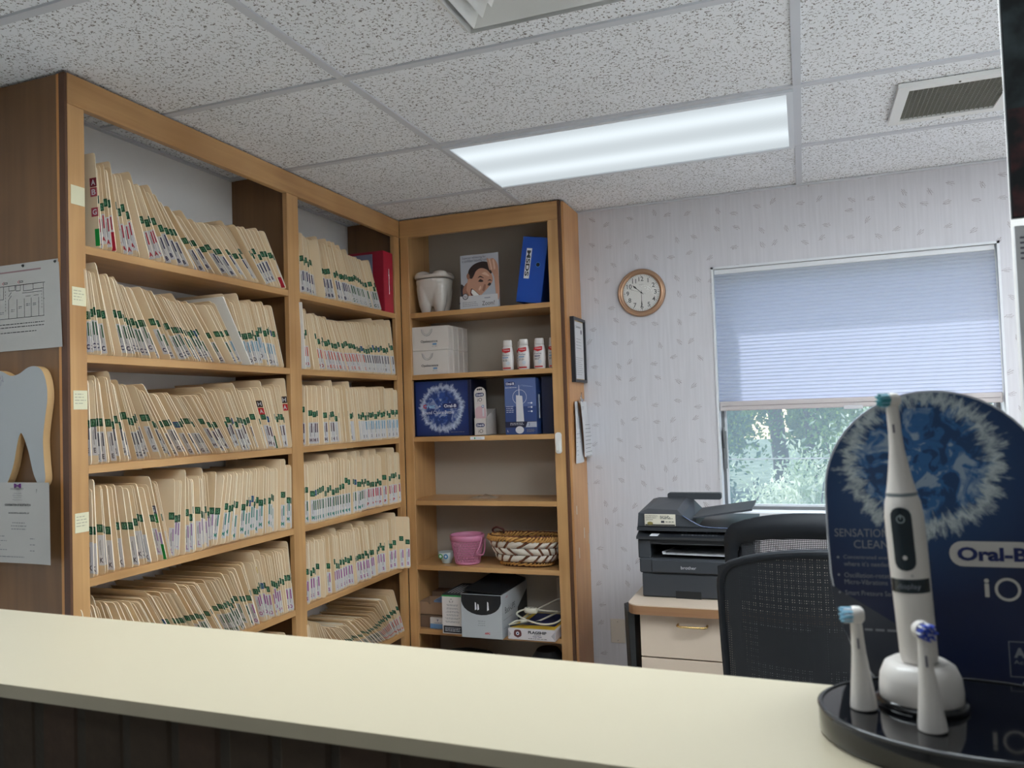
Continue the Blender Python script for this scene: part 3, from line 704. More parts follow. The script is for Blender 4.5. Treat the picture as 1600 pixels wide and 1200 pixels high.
# tooth jar
t = thing('tooth_jar', (-1.765, 3.655, on(RH[0])), 'glossy white ceramic jar shaped like a molar on the top shelf of the corner bookcase', 'jar')
cer = mat('white glazed ceramic', (214, 206, 198), .12, coat=.5)
def blob(name, parts, vox, parent, m, smooth=8):
    mb = MB()
    for p in parts: mb.loft(p, m)
    o = mb.build(name, parent); r = o.modifiers.new('r', 'REMESH'); r.mode = 'VOXEL'; r.voxel_size = vox; r.use_smooth_shade = True
    s_ = o.modifiers.new('s', 'SMOOTH'); s_.iterations = smooth; s_.factor = .5; return o
def rings(cx, cy, prof, n=24, sq=2.6, dx=0, dy=0):
    out = []; z0, z1 = prof[0][2], prof[-1][2]
    for a, b, z in prof:
        f = 1-(z-z0)/(z1-z0); row = []
        for i in range(n):
            t_ = 2*PI*i/n; c_, s_ = math.cos(t_), math.sin(t_); k = (abs(c_)**sq+abs(s_)**sq)**(-1/sq)
            row.append((cx+dx*f+a*k*c_, cy+dy*f+b*k*s_, z))
        out.append(row)
    return out
z0 = on(RH[0]); jx, jy = -1.765, 3.655
parts = [rings(jx, jy, [(.058, .040, z0+.040), (.070, .052, z0+.062), (.081, .063, z0+.095), (.090, .073, z0+.135), (.094, .078, z0+.165), (.094, .078, z0+.178)])]
for sx in (-1, 1):
    for sy in (-1, 1):
        parts.append(rings(jx+sx*.042, jy+sy*.032, [(.017, .017, z0), (.024, .022, z0+.008), (.036, .030, z0+.045), (.042, .036, z0+.10), (.044, .038, z0+.14)], 14, 2, dx=-sx*.004, dy=-sy*.004))
blob('body', parts, .0045, t, cer, 6)
parts = [rings(jx, jy, [(.094, .078, z0+.182), (.098, .082, z0+.190), (.094, .078, z0+.200), (.060, .05, z0+.206)])]
for sx in (-1, 1):
    for sy in (-1, 1):
        parts.append(rings(jx+sx*.048, jy+sy*.034, [(.046, .044, z0+.184), (.046, .042, z0+.200), (.036, .034, z0+.214), (.018, .016, z0+.222), (.004, .004, z0+.2235)], 16, 2))
blob('lid', parts, .0045, t, cer, 6)
# poster card
t = thing('whitening_poster', (-1.478, 3.575, on(RH[0])), 'standing card with a laughing dark-haired man, between the molar jar and the blue binder', 'poster')
def card(name, x0, x1, y, z0, z1, lean, parent, fr, back=None, th=.003):
    mb = MB().box(x0, x1, y, y+th, z0, z1, fr); return mb
px0, px1, pz0, pz1, py = -1.588, -1.378, on(RH[0]), .793, 3.578
cardw = mat('card print white', (206, 206, 210), .45); photo_bg = mat('photo backdrop', (176, 180, 190), .5)
MB().box(px0+.006, px1, py, py+.003, pz0, pz1, photo_bg).build('card', t)
mb = MB(); Y = py-.001; L2 = .012
def P2(u, v, y=0): return (px0+.006+(px1-px0-.006)*u, Y-y, pz0+(pz1-pz0)*v)
def poly(mb, pts, m, y=0, n=4):
    q = bez([P2(u, v, y) for u, v in pts]+[P2(*pts[0], y)], n)[:-1]; mb.add(q, [tuple(range(len(q)))], m)
skin = mat('printed skin', (186, 140, 118), .5); skin2 = mat('printed skin shade', (150, 104, 86), .5); hair = mat('printed dark hair', (46, 34, 34), .5); shirt = mat('printed dark shirt', (52, 52, 60), .5)
skin3 = mat('printed skin light', (214, 176, 154), .5)
poly(mb, [(.0, .18), (.0, .46), (.08, .44), (.22, .34), (.6, .24), (.85, .22), (.85, .1), (.0, .1)], shirt)
poly(mb, [(.06, .2), (.05, .38), (.18, .50), (.4, .45), (.45, .2), (.25, .12)], skin2, .0002)
poly(mb, [(.14, .36), (.18, .52), (.24, .66), (.38, .74), (.55, .78), (.74, .70), (.84, .56), (.82, .46), (.70, .36), (.55, .26), (.40, .18), (.26, .22)], skin, .0004)
poly(mb, [(.20, .60), (.22, .72), (.36, .82), (.58, .86), (.76, .82), (.84, .70), (.80, .62), (.70, .70), (.55, .74), (.42, .70), (.34, .60), (.28, .56)], hair, .0006)
poly(mb, [(.18, .56), (.16, .62), (.20, .67), (.24, .62), (.23, .56)], skin2, .0008)
poly(mb, [(.72, .86), (.86, .90), (.97, .80), (1.0, .62), (1.0, .2), (.93, .16), (.90, .4), (.88, .56), (.82, .66), (.76, .74)], skin, .0008)
for k in range(4): poly(mb, [(.70+.05*k, .90-.01*k), (.74+.05*k, .90-.01*k), (.80+.04*k, .72), (.76+.04*k, .70)], skin3 if k % 2 else skin, .001)
poly(mb, [(.24, .30), (.27, .38), (.34, .36), (.44, .29), (.52, .22), (.44, .175), (.31, .19)], mat('printed mouth', (96, 44, 44), .5), .0008)
poly(mb, [(.27, .31), (.30, .365), (.37, .33), (.49, .235), (.42, .21), (.33, .25)], mat('printed teeth', (232, 232, 230), .4), .001)
poly(mb, [(.56, .34), (.62, .44), (.66, .42), (.64, .35), (.60, .31)], skin2, .0008)
poly(mb, [(.46, .50), (.52, .54), (.60, .50), (.54, .485)], hair, .0008); poly(mb, [(.70, .42), (.75, .46), (.80, .44), (.76, .405)], hair, .0008)
poly(mb, [(.44, .56), (.52, .60), (.62, .55), (.52, .575)], hair, .001); poly(mb, [(.70, .485), (.76, .52), (.83, .49), (.76, .50)], hair, .001)
poly(mb, [(.46, .36), (.52, .42), (.54, .38), (.49, .33)], skin3, .001); poly(mb, [(.55, .64), (.66, .66), (.76, .58), (.66, .60)], skin3, .001)
text(mb, 'Superior whitening for', P2(.05, .945), .014, gray_t, align='l', w=.128); text(mb, 'a confident beautiful smile', P2(.05, .895), .014, gray_t, align='l', w=.142)
mb.build('printing', t)
mb = MB().box(px0, px1-.008, py-.004, py-.001, pz0, pz0+.068, cardw)
text(mb, 'PHILIPS', (px1-.062, py-.0045, pz0+.052), .005, navy, w=.030, bold=.03); text(mb, 'Zoom!', (px1-.058, py-.0045, pz0+.026), .021, ink, w=.066)
disc(mb, (px0+.03, py-.0046, pz0+.066), .016, mat('badge grey', (70, 70, 74), .4)); disc(mb, (px0+.03, py-.005, pz0+.066), .012, cardw); text(mb, 'hi', (px0+.03, py-.0054, pz0+.066), .013, ink)
lines(mb, (px0+.014, py-.0045, pz0+.040), .085, .026, 3, grayink)
mb.build('footer_strip', t)
MB().add([(-1.50, py+.003, .62), (-1.46, py+.003, .62), (-1.46, py+.08, on(RH[0])), (-1.50, py+.08, on(RH[0])), (-1.50, py+.003, on(RH[0])), (-1.46, py+.003, on(RH[0]))], [(0, 1, 2, 3)], cardw).build('easel_strut', t)
mb = MB(); mb.add([(-1.555, 3.548, RH[0]+.001), (-1.47, 3.545, RH[0]+.001), (-1.43, 3.552, RH[0]+.001), (-1.44, 3.562, RH[0]+.001), (-1.48, 3.566, RH[0]+.003), (-1.54, 3.563, RH[0]+.001), (-1.49, 3.536, RH[0]-.004), (-1.545, 3.538, RH[0]-.004)], [(0, 1, 2, 3, 4, 5), (0, 1, 6, 7)], cardw)
mb.build('torn_paper', label='scrap of torn white paper on the shelf edge before the poster card', cat='paper')
# blue binder, leaning
bl = mat('blue binder vinyl', (22, 74, 168), .38); bl2 = mat('blue binder side', (18, 60, 142), .4)
t = thing('blue_binder', (-1.300, 3.575, RH[0]+.001), 'blue lever arch binder labelled MSDS leaning on the top shelf of the corner bookcase', 'binder', rot=(0, math.radians(9.0), 0))
t.location.x = -1.292; t.location.z += .0205
MB().box(0, .128, 0, .004, 0, .318, bl, .001).build('spine', t, local=True)
MB().box(0, .003, .004, .225, .0, .318, bl2).build('cover', t, local=True, loc=(0, 0, 0)); MB().box(.125, .128, .004, .225, 0, .318, bl2).build('cover', t, local=True, loc=(0, 0, 0))
MB().box(.006, .12, .01, .21, .01, .30, paper).build('paper_stack', t, local=True, loc=(0, 0, 0))
mb = MB(); disc(mb, (.092, -.0012, .185), .0125, mat('blue grommet', (60, 116, 196), .3)); disc(mb, (.092, -.002, .185), .0095, black); mb.build('finger_ring', t, local=True)
mb = MB().box(.026, .053, -.0015, 0, .115, .262, labelw)
text(mb, 'MSDS', (.0395, -.0024, .1885), .020, ink, X=(0, 0, -1), Y=(1, 0, 0), w=.125, bold=.03); mb.build('spine_label', t, local=True)
# boxes of whitening trays
ob = mat('ivory carton', (214, 206, 200), .5)
def tray_box(x, y, z, dx, d, label):
    t = thing('carton', (x+dx/2, y+d/2, z), label, 'box', 'ivory tray cartons on the second shelf')
    MB().box(x, x+dx, y, y+d, z, z+.121, ob, .001).build('body', t)
    mb = MB(); Y = y-.0008; c = x+dx*.45
    mb.tube([(c-.030, Y, z+.108), (c-.026, Y, z+.090), (c-.014, Y, z+.077), (c, Y, z+.073), (c+.014, Y, z+.077), (c+.026, Y, z+.090), (c+.030, Y, z+.108)], .0016, mat('tray outline', (150, 148, 150), .5), 4)
    mb.tube([(c-.022, Y, z+.106), (c-.019, Y, z+.092), (c-.010, Y, z+.083), (c, Y, z+.080), (c+.010, Y, z+.083), (c+.019, Y, z+.092), (c+.022, Y, z+.106)], .001, mat('tray outline', (150, 148, 150), .5), 4)
    text(mb, 'Opalescence', (c+.012, Y, z+.044), .016, ink, w=.094, bold=.015); pill(mb, (c+.042, Y, z+.030), .024, .009, mat('sky tag', (110, 150, 190), .5)); text(mb, 'PF 15%', (c+.042, Y, z+.019), .005, grayink, w=.026)
    mb.build('printing', t)
    mb = MB(); xs = x+dx+.0006
    for k in (.3, .55): mb.quad((xs, y+d*k, z+.02), (xs, y+d*k+.0012, z+.02), (xs, y+d*k+.0012, z+.11), (xs, y+d*k, z+.11), grayink)
    mb.build('side_seam', t)
place_w = ('front', 'second', 'third', 'rear')
for lev in (0, 1):
    for k in range(4):
        tray_box(-1.868+.002*k, 3.562+.058*k, on(RH[1])+lev*.1225, .213, .0565, 'ivory carton, %s in the %s layer of cartons on the second shelf' % (place_w[k], ('lower', 'upper')[lev]))
# rinse bottles
bw = mat('white bottle plastic', (222, 216, 214), .3); redp = mat('red label', (190, 40, 48), .4)
spots = [(-1.347, 3.585), (-1.264, 3.585), (-1.183, 3.585), (-1.112, 3.592), (-1.300, 3.665), (-1.212, 3.665), (-1.120, 3.675)]
blab = ['leftmost of the front bottles', 'second of the front bottles', 'third of the front bottles', 'rightmost, partly behind the post', 'behind the gap between the first two', 'behind the gap between the second and third', 'behind, nearest the right post']
for k, (x, y) in enumerate(spots):
    z = on(RH[1]); h = .148
    t = thing('rinse_bottle', (x, y, z), 'small white mouth rinse bottle with red label, ' + blab[k], 'bottle', 'white bottles on the second shelf')
    MB().loft(rings(x, y, [(.024, .014, z), (.027, .017, z+.004), (.030, .018, z+.05), (.028, .017, z+.09), (.024, .014, z+.112), (.022, .013, z+.118)], 20, 2.6), bw).build('body', t)
    MB().loft(rings(x, y, [(.022, .013, z+.119), (.0235, .0145, z+.121), (.022, .0135, z+h-.004), (.020, .012, z+h)], 20, 2.6), bw).build('cap', t)
    mb = MB(); Y = y-.0192
    mb.add([(x-.022, Y, z+.104), (x+.020, Y, z+.108), (x+.020, Y, z+.090), (x-.004, Y, z+.084), (x-.022, Y, z+.092)], [(0, 4, 3, 2, 1)], redp)
    text(mb, 'Colgate', (x, Y-.0006, z+.098), .007, labelw, w=.030, bold=.02)
    text(mb, 'PreviDent', (x-.002, Y, z+.074), .008, navy, w=.034); mb.quad((x-.02, Y, z+.060), (x+.008, Y, z+.060), (x+.008, Y, z+.064), (x-.02, Y, z+.064), mat('print blue', (60, 130, 180), .5) if k != 2 else navy)
    lines(mb, (x-.02, Y, z+.055), .03, .012, 3, grayink); mb.quad((x-.02, Y, z+.008), (x+.02, Y, z+.008), (x+.02, Y, z+.014), (x-.02, Y, z+.014), redp)
    disc(mb, (x+.006, Y, z+.034), .010, mat('pale drop', (200, 206, 214), .5))
    mb.build('printing', t)

# burst print (ring of splashing water) used on the round card and on the dark box
def burst(name, cx, cz, r, dark, mid, lite, width=.16, nz=7.0):
    m, N, L, b = new_mat(name); tc = N.new('ShaderNodeTexCoord'); s = N.new('ShaderNodeSeparateXYZ'); L.new(tc.outputs['Object'], s.inputs[0])
    def M(op, a, b_=None, c=None, clamp=False):
        q = N.new('ShaderNodeMath'); q.operation = op; q.use_clamp = clamp
        for i, x in enumerate((a, b_, c)):
            if x is None: continue
            if isinstance(x, (int, float)): q.inputs[i].default_value = x
            else: L.new(x, q.inputs[i])
        return q.outputs[0]
    X = M('DIVIDE', M('SUBTRACT', s.outputs[0], cx), r); Z = M('DIVIDE', M('SUBTRACT', s.outputs[2], cz), r)
    rad = M('SQRT', M('ADD', M('MULTIPLY', X, X), M('MULTIPLY', Z, Z))); ang = M('ARCTAN2', Z, X)
    c = N.new('ShaderNodeCombineXYZ'); L.new(M('COSINE', ang), c.inputs[0]); L.new(M('SINE', ang), c.inputs[1]); L.new(M('MULTIPLY', rad, .35), c.inputs[2])
    n = N.new('ShaderNodeTexNoise'); n.inputs['Scale'].default_value = nz; n.inputs['Detail'].default_value = 6; n.inputs['Roughness'].default_value = .72; L.new(c.outputs[0], n.inputs['Vector'])
    c2 = N.new('ShaderNodeCombineXYZ'); L.new(X, c2.inputs[0]); L.new(Z, c2.inputs[1])
    n2 = N.new('ShaderNodeTexNoise'); n2.inputs['Scale'].default_value = 3.2; n2.inputs['Detail'].default_value = 5; n2.inputs['Distortion'].default_value = 1.2; L.new(c2.outputs[0], n2.inputs['Vector'])
    edge_ = M('SUBTRACT', rad, M('MULTIPLY_ADD', n.outputs[0], .8, .56))       # ragged outer edge
    band = M('SUBTRACT', 1, M('DIVIDE', M('ABSOLUTE', M('ADD', edge_, .06)), width), clamp=True)
    band = M('MULTIPLY', band, M('MULTIPLY_ADD', n2.outputs[0], 1.5, .1, clamp=True))
    inner = M('MULTIPLY', M('SUBTRACT', .05, edge_, clamp=True), M('MULTIPLY', M('SUBTRACT', n2.outputs[0], .40, clamp=True), 26), clamp=True)
    vein = M('MULTIPLY', M('SUBTRACT', .05, edge_, clamp=True), M('MULTIPLY', M('SUBTRACT', n2.outputs[0], .52, clamp=True), 26), clamp=True)
    halo = M('MULTIPLY', M('SUBTRACT', 1.9, rad, clamp=True), .35)
    cr = N.new('ShaderNodeMixRGB'); cr.inputs[1].default_value = s2l(dark)+(1,); cr.inputs[2].default_value = s2l(mid)+(1,)
    L.new(M('MAXIMUM', inner, halo), cr.inputs[0])
    c3 = N.new('ShaderNodeMixRGB'); c3.inputs[2].default_value = s2l(lite)+(1,); L.new(M('MAXIMUM', band, M('MULTIPLY', vein, .45)), c3.inputs[0]); L.new(cr.outputs[0], c3.inputs[1])
    L.new(c3.outputs[0], b.inputs['Base Color']); b.inputs['Roughness'].default_value = .35; return m
# dark blue splash box
z = on(RH[2]); nv = mat('dark navy carton', (22, 28, 56), .35)
t = thing('splash_box', (-1.70, 3.66, z), 'large dark blue carton with a white splash ring at the left of the third shelf', 'box')
MB().box(-1.866, -1.545, 3.575, 3.78, z, z+.280, nv, .001).build('carton', t)
MB().box(-1.850, -1.562, 3.5735, 3.5748, z+.004, z+.276, burst('splash print', .0, .136-.136, .118, (20, 38, 92), (44, 74, 140), (196, 206, 226))).build('front_print', t)
mb = MB(); Y = 3.5722
text(mb, 'C', (-1.800, Y, z+.151), .020, redp, bold=.05); text(mb, 'rest', (-1.765, Y, z+.150), .018, mat('print sky', (150, 190, 220), .5), w=.044, bold=.03); text(mb, '+', (-1.716, Y, z+.150), .010, labelw, bold=.03)
pill(mb, (-1.659, Y, z+.151), .084, .026, navy); text(mb, 'Oral-B', (-1.659, Y-.0006, z+.151), .016, labelw, w=.068, bold=.03)
text(mb, 'Round Cleans Better', (-1.725, Y, z+.120), .017, labelw, w=.178); lines(mb, (-1.66, Y, z+.022), .095, .005, 1, grayink)
mb.build('printing', t)
# brush refill pack standing in a white dispenser
t = thing('dispenser_carton', (-1.49, 3.62, z), 'open white counter dispenser marked iO on the third shelf', 'box')
wc = mat('white carton', (208, 200, 196), .5)
x0, x1, ya_, yb_ = -1.528, -1.464, 3.565, 3.70
f = MB(); f.box(x0, x1, ya_, ya_+.002, z, z+.083, wc); f.box(x0, x1, yb_-.002, yb_, z, z+.13, wc); f.box(x0, x1, ya_, yb_, z, z+.002, wc)
for x in (x0, x1-.002): f.prism([(ya_, z), (yb_, z), (yb_, z+.13), (ya_+.05, z+.105), (ya_, z+.083)], x, x+.002, 0, wc)
f.build('tray', t)
mb = MB(); pill(mb, (-1.496, ya_-.0008, z+.050), .046, .019, navy); text(mb, 'Oral-B', (-1.496, ya_-.0014, z+.050), .011, labelw, w=.037, bold=.03); text(mb, 'iO', (-1.494, ya_-.0008, z+.021), .018, ink); mb.build('printing', t)
t = thing('brush_pack', (-1.495, 3.575, z+.004), 'slim white and pink toothbrush refill pack standing in the dispenser', 'package', rot=(math.radians(-5), math.radians(-3), 0))
pk = mat('pink gradient carton', (206, 170, 176), .45)
MB().prism(rrect(-.031, .031, 0, .236, .03, 8), 0, .004, 1, wc).build('card', t, local=True)
mb = MB(); q = [p for p in rrect(-.029, .029, .055, .140, .026, 8)]; mb.add([(x, -.0006, zz) for x, zz in q], [tuple(range(len(q)))], pk)
for k in (-.010, 0, .010): disc(mb, (k, -.0006, .224), .0052, ink, n=10)
pill(mb, (-.001, -.0012, .197), .046, .019, navy); text(mb, 'Oral-B', (-.001, -.002, .197), .011, labelw, w=.037, bold=.03); text(mb, 'iO', (-.001, -.001, .172), .018, ink)
disc(mb, (.014, -.0014, .138), .007, mat('print blue', (60, 130, 180), .5)); disc(mb, (.014, -.002, .138), .0045, cardw); mb.box(.011, .019, -.002, -.001, .088, .128, cardw)
lines(mb, (-.018, -.0012, .158), .034, .004, 1, pk); mb.build('printing', t, local=True)
t_ = MB().box(-1.540, -1.464, 3.5365, 3.5375, RH[2]-.019, RH[2]-.004, labelw); disc(t_, (-1.515, 3.536, RH[2]-.012), .004, brightgreen, n=8); lines(t_, (-1.508, 3.536, RH[2]-.008), .036, .008, 1, grayink)
t_.build('shelf_tag', label='white price tag with a green dot on the edge of the third shelf', cat='tag')
# water flosser box
gbx = mat('flosser carton blue', (46, 68, 120), .35)
t = thing('flosser_box', (-1.28, 3.64, z), 'blue carton picturing a white water flosser on the third shelf', 'box')
fx0, fx1, fy = -1.362, -1.200, 3.560
MB().box(fx0, fx1, fy, 3.70, z, z+.272, gbx, .001).build('carton', t)
mb = MB(); Y = fy-.0008
mb.quad((fx0+.001, Y, z+.135), (fx1-.001, Y, z+.135), (fx1-.001, Y, z+.270), (fx0+.001, Y, z+.270), mat('carton light blue', (84, 102, 150), .35))
pill(mb, (fx0+.031, Y-.0004, z+.246), .050, .019, navy); text(mb, 'Oral-B', (fx0+.031, Y-.001, z+.246), .012, labelw, w=.042, bold=.03); lines(mb, (fx0+.006, Y-.0004, z+.230), .06, .006, 1, labelw, rag=0)
disc(mb, (fx0+.078, Y-.0004, z+.180), .036, labelw, r0=.0345, n=28); mb.quad((fx0+.074, Y-.0006, z+.185), (fx0+.078, Y-.0006, z+.185), (fx0+.077, Y-.0006, z+.238), (fx0+.0745, Y-.0006, z+.238), labelw)
mb.add([(fx0+.058, Y-.0008, z+.058), (fx0+.098, Y-.0008, z+.058), (fx0+.092, Y-.0008, z+.185), (fx0+.060, Y-.0008, z+.190)], [(0, 1, 2, 3)], mat('printed flosser body', (206, 204, 210), .4))
for k in range(5): mb.tube([(fx0+.082+.012*k, Y-.0004, z+.232), (fx0+.094+.012*k, Y-.0004, z+.240-.003*k), (fx0+.104+.011*k, Y-.0004, z+.228)], .0006, mat('carton spray', (160, 176, 210), .5), 3)
mb.quad((fx0+.001, Y-.001, z+.034), (fx1-.001, Y-.001, z+.034), (fx1-.001, Y-.001, z+.062), (fx0+.001, Y-.001, z+.062), nv)
mb.add([(fx0+.105, Y-.0014, z+.034), (fx1-.001, Y-.0014, z+.034), (fx1-.001, Y-.0014, z+.060), (fx0+.115, Y-.0014, z+.060)], [(0, 1, 2, 3)], mat('carton silver', (172, 176, 190), .35)); text(mb, '3', (fx0+.123, Y-.002, z+.048), .014, navy)
disc(mb, (fx0+.074, Y-.0014, z+.022), .018, mat('printed flosser body', (206, 204, 210), .4), sx=1.2)
lines(mb, (fx0+.008, Y-.0006, z+.140), .042, .036, 4, labelw); lines(mb, (fx0+.026, Y-.0014, z+.058), .07, .014, 2, labelw, rag=.1); text(mb, 'L', (fx0+.014, Y-.0014, z+.018), .010, labelw); lines(mb, (fx0+.11, Y-.0006, z+.026), .045, .016, 3, grayink)
for k in range(3): disc(mb, (fx0+.138, Y-.0006, z+.150-.020*k), .0045, labelw, n=10); mb.quad((fx0+.118, Y-.0006, z+.1495-.020*k), (fx0+.135, Y-.0006, z+.1495-.020*k), (fx0+.135, Y-.0006, z+.151-.020*k), (fx0+.118, Y-.0006, z+.151-.020*k), labelw)
mb.build('printing', t)
mb = MB(); xs = fx1+.0008
for yy in (3.60, 3.65): mb.tube([(xs, yy, z+.075), (xs, yy, z+.190)], .004, mat('printed nozzle', (150, 152, 160), .4), 6)
mb.build('side_print', t)
MB().box(-1.185, -1.118, 3.60, 3.78, z, z+.275, nv, .001).build('navy_carton', label='narrow dark navy carton between the flosser box and the right post', cat='box')
# plastic bag on the empty shelf
mb = MB(); rr = random.Random(3); n = 9; vs = []
for j in range(n):
    for i in range(n):
        e = min(i, j, n-1-i, n-1-j)/4
        vs.append((-1.60+.018*i+.006*rr.random(), 3.62+.012*j, RH[3]+.001+.014*e*(.4+rr.random())))
mb.add(vs, [(j*n+i, j*n+i+1, (j+1)*n+i+1, (j+1)*n+i) for j in range(n-1) for i in range(n-1)], mat('clear crumpled plastic', (200, 190, 180), .25, alpha=.35), True)
mb.build('plastic_bag', label='crumpled clear plastic bag lying on the otherwise empty fourth shelf', cat='bag')
# small cup holder, pink basket, woven basket
z = on(RH[4])
t = thing('sticker_roll', (-1.705, 3.60, z), 'small pale cup printed with round green and blue emblems beside the pink basket', 'cup')
MB().lathe([(.022, 0), (.026, .01), (.040, .055), (.038, .055), (.024, .012), (.0, .012)], (-1.725, 3.62, z), mat('pale blue paper cup', (188, 196, 194), .5), 20, sx=1.05).build('cup', t)
mb = MB(); disc(mb, (-1.742, 3.583, z+.037), .012, leafst); disc(mb, (-1.742, 3.582, z+.037), .007, labelw); disc(mb, (-1.712, 3.581, z+.037), .012, mat('print blue', (60, 130, 180), .5)); disc(mb, (-1.712, 3.580, z+.037), .006, labelw); mb.build('emblems', t)
pkp = mat('pink plastic', (198, 124, 154), .4)
bx, by = -1.612, 3.625
t = thing('pink_basket', (bx, by, z), 'small pink openwork plastic basket with a folded handle on the fifth shelf', 'basket')
mb = MB(); nn, mm = 26, 9; vs = []
for j in range(mm+1):
    for i in range(nn):
        r_ = .062+.020*j/mm; a = 2*PI*(i+.5*(j % 2))/nn; vs.append((bx+r_*math.cos(a), by+r_*math.sin(a), z+.012+.108*j/mm))
fs = []
for j in range(mm):
    for i in range(nn):
        a, b2, c, d = j*nn+i, j*nn+(i+1) % nn, (j+1)*nn+i, (j+1)*nn+(i+1) % nn
        fs += [(a, b2, c), (b2, d, c)] if j % 2 == 0 else [(a, b2, d), (a, d, c)]
mb.add(vs, fs, pkp); o = mb.build('lattice_wall', t); wf = o.modifiers.new('w', 'WIREFRAME'); wf.thickness = .0034; wf.use_replace = True
MB().lathe([(.0, 0), (.060, 0), (.064, .006), (.063, .014), (.0, .012)], (bx, by, z), pkp, 32).build('base', t)
MB().lathe([(.080, .116), (.086, .118), (.087, .142), (.083, .146), (.081, .142), (.079, .118), (.080, .116)], (bx, by, z), pkp, 32).build('rim', t)
MB().tube(bez([(bx+.087, by-.02, z+.130), (bx+.086, by-.045, z+.095), (bx+.074, by-.058, z+.062), (bx+.092, by-.03, z+.05), (bx+.093, by+.0, z+.075), (bx+.088, by+.02, z+.12)], 6), .0042, pkp, 6).build('handle', t)
wick = mat('golden wicker', (190, 140, 76), .5, var=.25, vs=60); wick2 = mat('brown wicker', (104, 60, 36), .55, var=.2, vs=60); wv = mat('white woven ribbon', (214, 204, 192), .6)
wx, wy, wz = -1.303, 3.640, z
t = thing('woven_basket', (wx, wy, wz), 'oval wicker basket woven with white ribbons and brown strips beside the pink basket', 'basket')
def oval(a, z_, h=0): 
    s_ = .128+.058*h; k_ = .060+.034*h; return (wx+s_*(abs(math.cos(a))**.75)*math.copysign(1, math.cos(a)), wy+k_*(abs(math.sin(a))**.75)*math.copysign(1, math.sin(a)), wz+z_)
NA = 17
for row in range(3):
    zb = .026+.034*row
    for i in range(NA):
        a0 = 2*PI*i/NA+(.12 if row % 2 else 0); a1 = a0+2*PI/NA*.80; sl_ = (.10 if row % 2 == 0 else -.10)
        g = MB(); rings_ = []
        for (u, dn) in ((0, 0), (.35, .006), (.65, .006), (1, 0)):
            a = a0+(a1-a0)*u
            def pt(zz, sh, out):
                p = Vector(oval(a+sh, zz, (zz)/.13)); c_ = Vector((wx, wy, p.z)); return tuple(p+(p-c_).normalized()*out)
            rings_.append([pt(zb, -sl_, dn), pt(zb+.016, 0, dn+.003), pt(zb+.032, sl_, dn), pt(zb+.032, sl_, dn-.003), pt(zb, -sl_, dn-.003)])
        g.loft(rings_, wv); g.build('ribbon', t)
mb = MB()
for row in range(3):
    zb = .026+.034*row
    for i in range(NA):
        a0 = 2*PI*(i-.10)/NA+(.12 if row % 2 else 0); sl_ = (.10 if row % 2 == 0 else -.10)
        mb.tube([oval(a0-sl_, zb, zb/.13), oval(a0+sl_, zb+.034, (zb+.034)/.13)], .0065, wick2, 5)
mb.build('brown_strips', t, kind='stuff')
mb = MB()
mb.loft([[oval(2*PI*i/40, .0, -.1) for i in range(40)], [oval(2*PI*i/40, .13, .93) for i in range(40)]], mat('basket lining brown', (70, 42, 28), .7), caps=False); mb.add([oval(2*PI*i/40, .003, -.1) for i in range(40)], [tuple(range(40))], wick2); mb.build('inner_wall', t)
def rope(z_, h, r_, tr, turns, m, nm, k=2):
    for q in range(k):
        mb = MB(); p = []
        for i in range(200):
            a = 2*PI*i/200; c_ = Vector(oval(a, z_, h)); o_ = (c_-Vector((wx, wy, c_.z))).normalized(); ph = turns*a+2*PI*q/k
            p.append(tuple(c_+o_*(r_*math.cos(ph))+Vector((0, 0, r_*math.sin(ph)))))
        mb.tube(p, tr, m, 5, closed=True); mb.build(nm, t)
rope(.136, 1.0, .0085, .0060, 20, wick, 'rim_braid', 3); rope(.014, 0.02, .005, .0042, 20, wick, 'base_braid'); rope(.148, .93, .003, .003, 20, wick2, 'inner_rim')
MB().tube(bez([(wx-.175, wy+.045, wz+.136), (wx-.188, wy+.03, wz+.162), (wx-.160, wy+.015, wz+.178), (wx-.130, wy+.025, wz+.166), (wx-.135, wy+.045, wz+.146)], 6), .0055, mat('dark leather handle', (84, 40, 34), .5), 7).build('handle', t)
MB().tube(bez([(wx-.195, wy-.01, wz+.142), (wx-.185, wy-.03, wz+.150), (wx-.17, wy-.02, wz+.135), (wx-.178, wy+.0, wz+.150)], 6), .005, wick, 6).build('handle_loop', t)
rr = random.Random(4); 
# lowest shelf
z = on(RH[5]); kb = mat('brown cardboard', (150, 118, 92), .7); kb2 = mat('dark cardboard', (112, 86, 68), .7)
t = thing('cardboard_box', (-1.80, 3.64, z+.062), 'small open brown cardboard box on top at the left of the lowest shelf', 'box')
f = MB(); a, b_, c, d, e, h = -1.868, -1.735, 3.575, 3.70, z+.0625, .062
f.box(a, b_, d-.002, d, e, e+h, kb); f.box(a, a+.002, c, d, e, e+h, kb); f.box(b_-.002, b_, c, d, e, e+h, kb); f.box(a, b_, c, d, e, e+.002, kb)
f.prism([(a, e), (b_, e), (b_, e+h), (-1.790, e+h), (-1.797, e+h-.010), (-1.803, e+h-.014), (-1.809, e+h-.010), (-1.816, e+h), (a, e+h)], c, c+.002, 1, kb); f.build('tray', t)
MB().box(-1.79, -1.74, 3.59, 3.68, e+.002, e+h+.006, mat('blue card stack', (120, 140, 170), .6)).build('card_stack', t)
MB().box(-1.868, -1.732, 3.570, 3.70, z, z+.061, kb2, .001).build('cardboard_box', label='flat brown cardboard box at the bottom left of the lowest shelf', cat='box')
MB().box(-1.862, -1.72, 3.715, 3.80, z, z+.145, kb2, .001).build('cardboard_box', label='darker cardboard box standing behind at the left of the lowest shelf', cat='box')
mb = MB().box(-1.797, -1.718, 3.556, 3.568, z, z+.054, wc); Y = 3.5555
